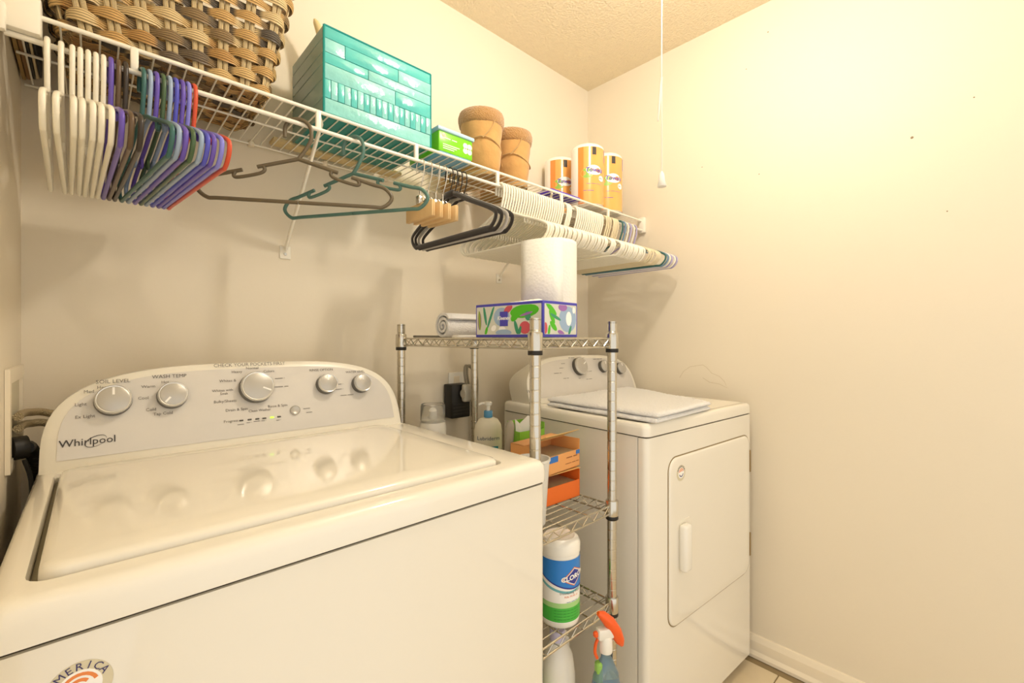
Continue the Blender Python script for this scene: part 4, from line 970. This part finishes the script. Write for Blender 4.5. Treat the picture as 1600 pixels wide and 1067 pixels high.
# --- spray bottle hung on the lower shelf rim
sb = thing('spray_bottle', 'clear blue spray bottle with orange trigger hooked on the lower shelf rim', 'spray bottle', (0.932, 0.652, 0.255), R(-25))
M_SPR = mat('spray_clear', srgb(176,206,214), 0.1, trans=0.7); M_OT = mat('orange_trigger', srgb(245,98,36), 0.3)
MB().lathe([(0.034,0),(0.037,0.004),(0.037,0.095),(0.034,0.115),(0.018,0.150),(0.0125,0.160),(0.0125,0.175)], 28, sx=1.0, sy=0.62).build('bottle', M_SPR, sb, smooth=60)
MB().lathe([(0.0375,0.012),(0.0378,0.09)], 28, sx=1.0, sy=0.64).build('label', mat('spray_blue', srgb(38,120,196), 0.35), sb, smooth=60)
text('~5', 0.018, frame((0,-0.0245,0.055), (1,0,0), (0,0,1)), mat('cl_orange', srgb(226,120,70), 0.4), sb)
MB().rbox(-0.028, -0.012, -0.010, 0.010, 0.10, 0.15, 0.004, 1).build('green_tag', mat('tag_green', srgb(150,200,90), 0.4), sb)
MB().lathe([(0.016,0.172),(0.017,0.178),(0.016,0.205),(0.013,0.210)], 18).build('cap', M_WHITEP, sb)
MB().rbox(-0.024, 0.020, -0.011, 0.011, 0.205, 0.232, 0.005, 2).build('sprayer_head', M_WHITEP, sb)
MB().rbox(-0.034, -0.022, -0.006, 0.006, 0.212, 0.226, 0.003, 1).build('nozzle', M_OT, sb)
hd_ = MB(); sec = [(-0.022,0.270,0.005),(-0.010,0.263,0.011),(0.010,0.242,0.015),(0.028,0.214,0.0158),(0.040,0.190,0.012),(0.046,0.177,0.005)]
hd_.tube([(x, 0, z) for x, z, r in sec], [r for _, _, r in sec], 14, flat=1.0).build('trigger_shroud', M_OT, sb, smooth=60)
MB().tube(smooth_path([(-0.020,0,0.210),(-0.028,0,0.195),(-0.030,0,0.175),(-0.024,0,0.160)],4), 0.004, 8).build('trigger', M_OT, sb)
# --- bottom shelf
jg = thing('white_jug', 'white plastic jug standing on the bottom rack shelf', 'jug', (0.885, 0.770, S3), R(20))
MB().lathe([(0.052,0),(0.056,0.006),(0.056,0.20),(0.048,0.245),(0.026,0.285),(0.018,0.29)], 32, sx=1.0, sy=0.8).build('body', M_WHITEP, jg, smooth=60)
MB().lathe([(0.020,0.289),(0.020,0.312),(0.018,0.315)], 20).build('cap', mat('lavender_cap', srgb(206,200,226), 0.35), jg)
MB().tube(smooth_path([(0.024,0,0.282),(0.055,0,0.27),(0.068,0,0.22),(0.056,0,0.17)],5), 0.009, 10).build('handle', M_WHITEP, jg)
gbt = thing('green_bottle', 'lime green bottle standing next to the white jug on the bottom shelf', 'bottle', (0.790, 0.765, S3))
MB().lathe([(0.028,0),(0.03,0.004),(0.03,0.19),(0.022,0.22),(0.012,0.24)], 24).build('bottle', mat('lime_bottle', srgb(190,216,120), 0.3), gbt, smooth=60)
MB().lathe([(0.014,0.238),(0.014,0.262),(0.012,0.265)], 16).build('cap', M_WHITEP, gbt)

# --- wall outlet, adapter and plug
ow = thing('wall_outlet', 'white wall outlet plate on the back wall behind the rack', 'outlet', (x_at(712,YB), YB, 0.99))
MB().rbox(-0.036, 0.036, -0.006, -0.0005, -0.058, 0.085, 0.003, 2).build('plate', M_WHITEP, ow)
MB().rbox(-0.014, 0.014, -0.008, -0.005, 0.035, 0.07, 0.002, 1).build('socket', M_TRIM, ow)
ad = thing('power_adapter', 'black power adapter plugged into the wall outlet', 'adapter', (x_at(716,YB-0.04), YB-0.0065, 0.972))
MB().rbox(-0.042, 0.042, -0.052, 0, -0.062, 0.062, 0.004, 2).build('adapter', M_BLACK, ad)
for q in range(4): MB().box(-0.036, 0.036, -0.0526, -0.052, -0.05+0.012*q, -0.044+0.012*q).build('rib', mat('black2', srgb(48,44,38), 0.5), ad, smooth=0)
pl = thing('appliance_plug', 'grey flat appliance plug with looping cord in the black adapter', 'plug', (ad.location.x+0.018, ad.location.y-0.0545, 1.005))
MB().rbox(-0.022, 0.022, -0.022, 0, -0.036, 0.030, 0.009, 3).build('plug_body', mat('plug_grey', srgb(206,200,184), 0.4), pl)
MB().lathe([(0.016,0),(0.016,0.004)], 20, frame((-0.026,-0.0175,-0.004), (0,1,0), (0,0,1))).build('plug_face', mat('plug_grey', srgb(206,200,184), 0.4), pl)
for q, dx in enumerate((-0.006, 0.006)):
    MB().tube(smooth_path([(dx,-0.012,0.028),(dx-0.008,-0.012,0.07),(dx+0.004,-0.004,0.098),(dx+0.045,0.01,0.080),(dx+0.066,0.02,0.03),(dx+0.070,0.03,-0.10),(dx+0.070,0.035,-0.45)], 6), 0.0042, 8).build('cord', mat('cord_grey', srgb(150,142,124), 0.4), pl)
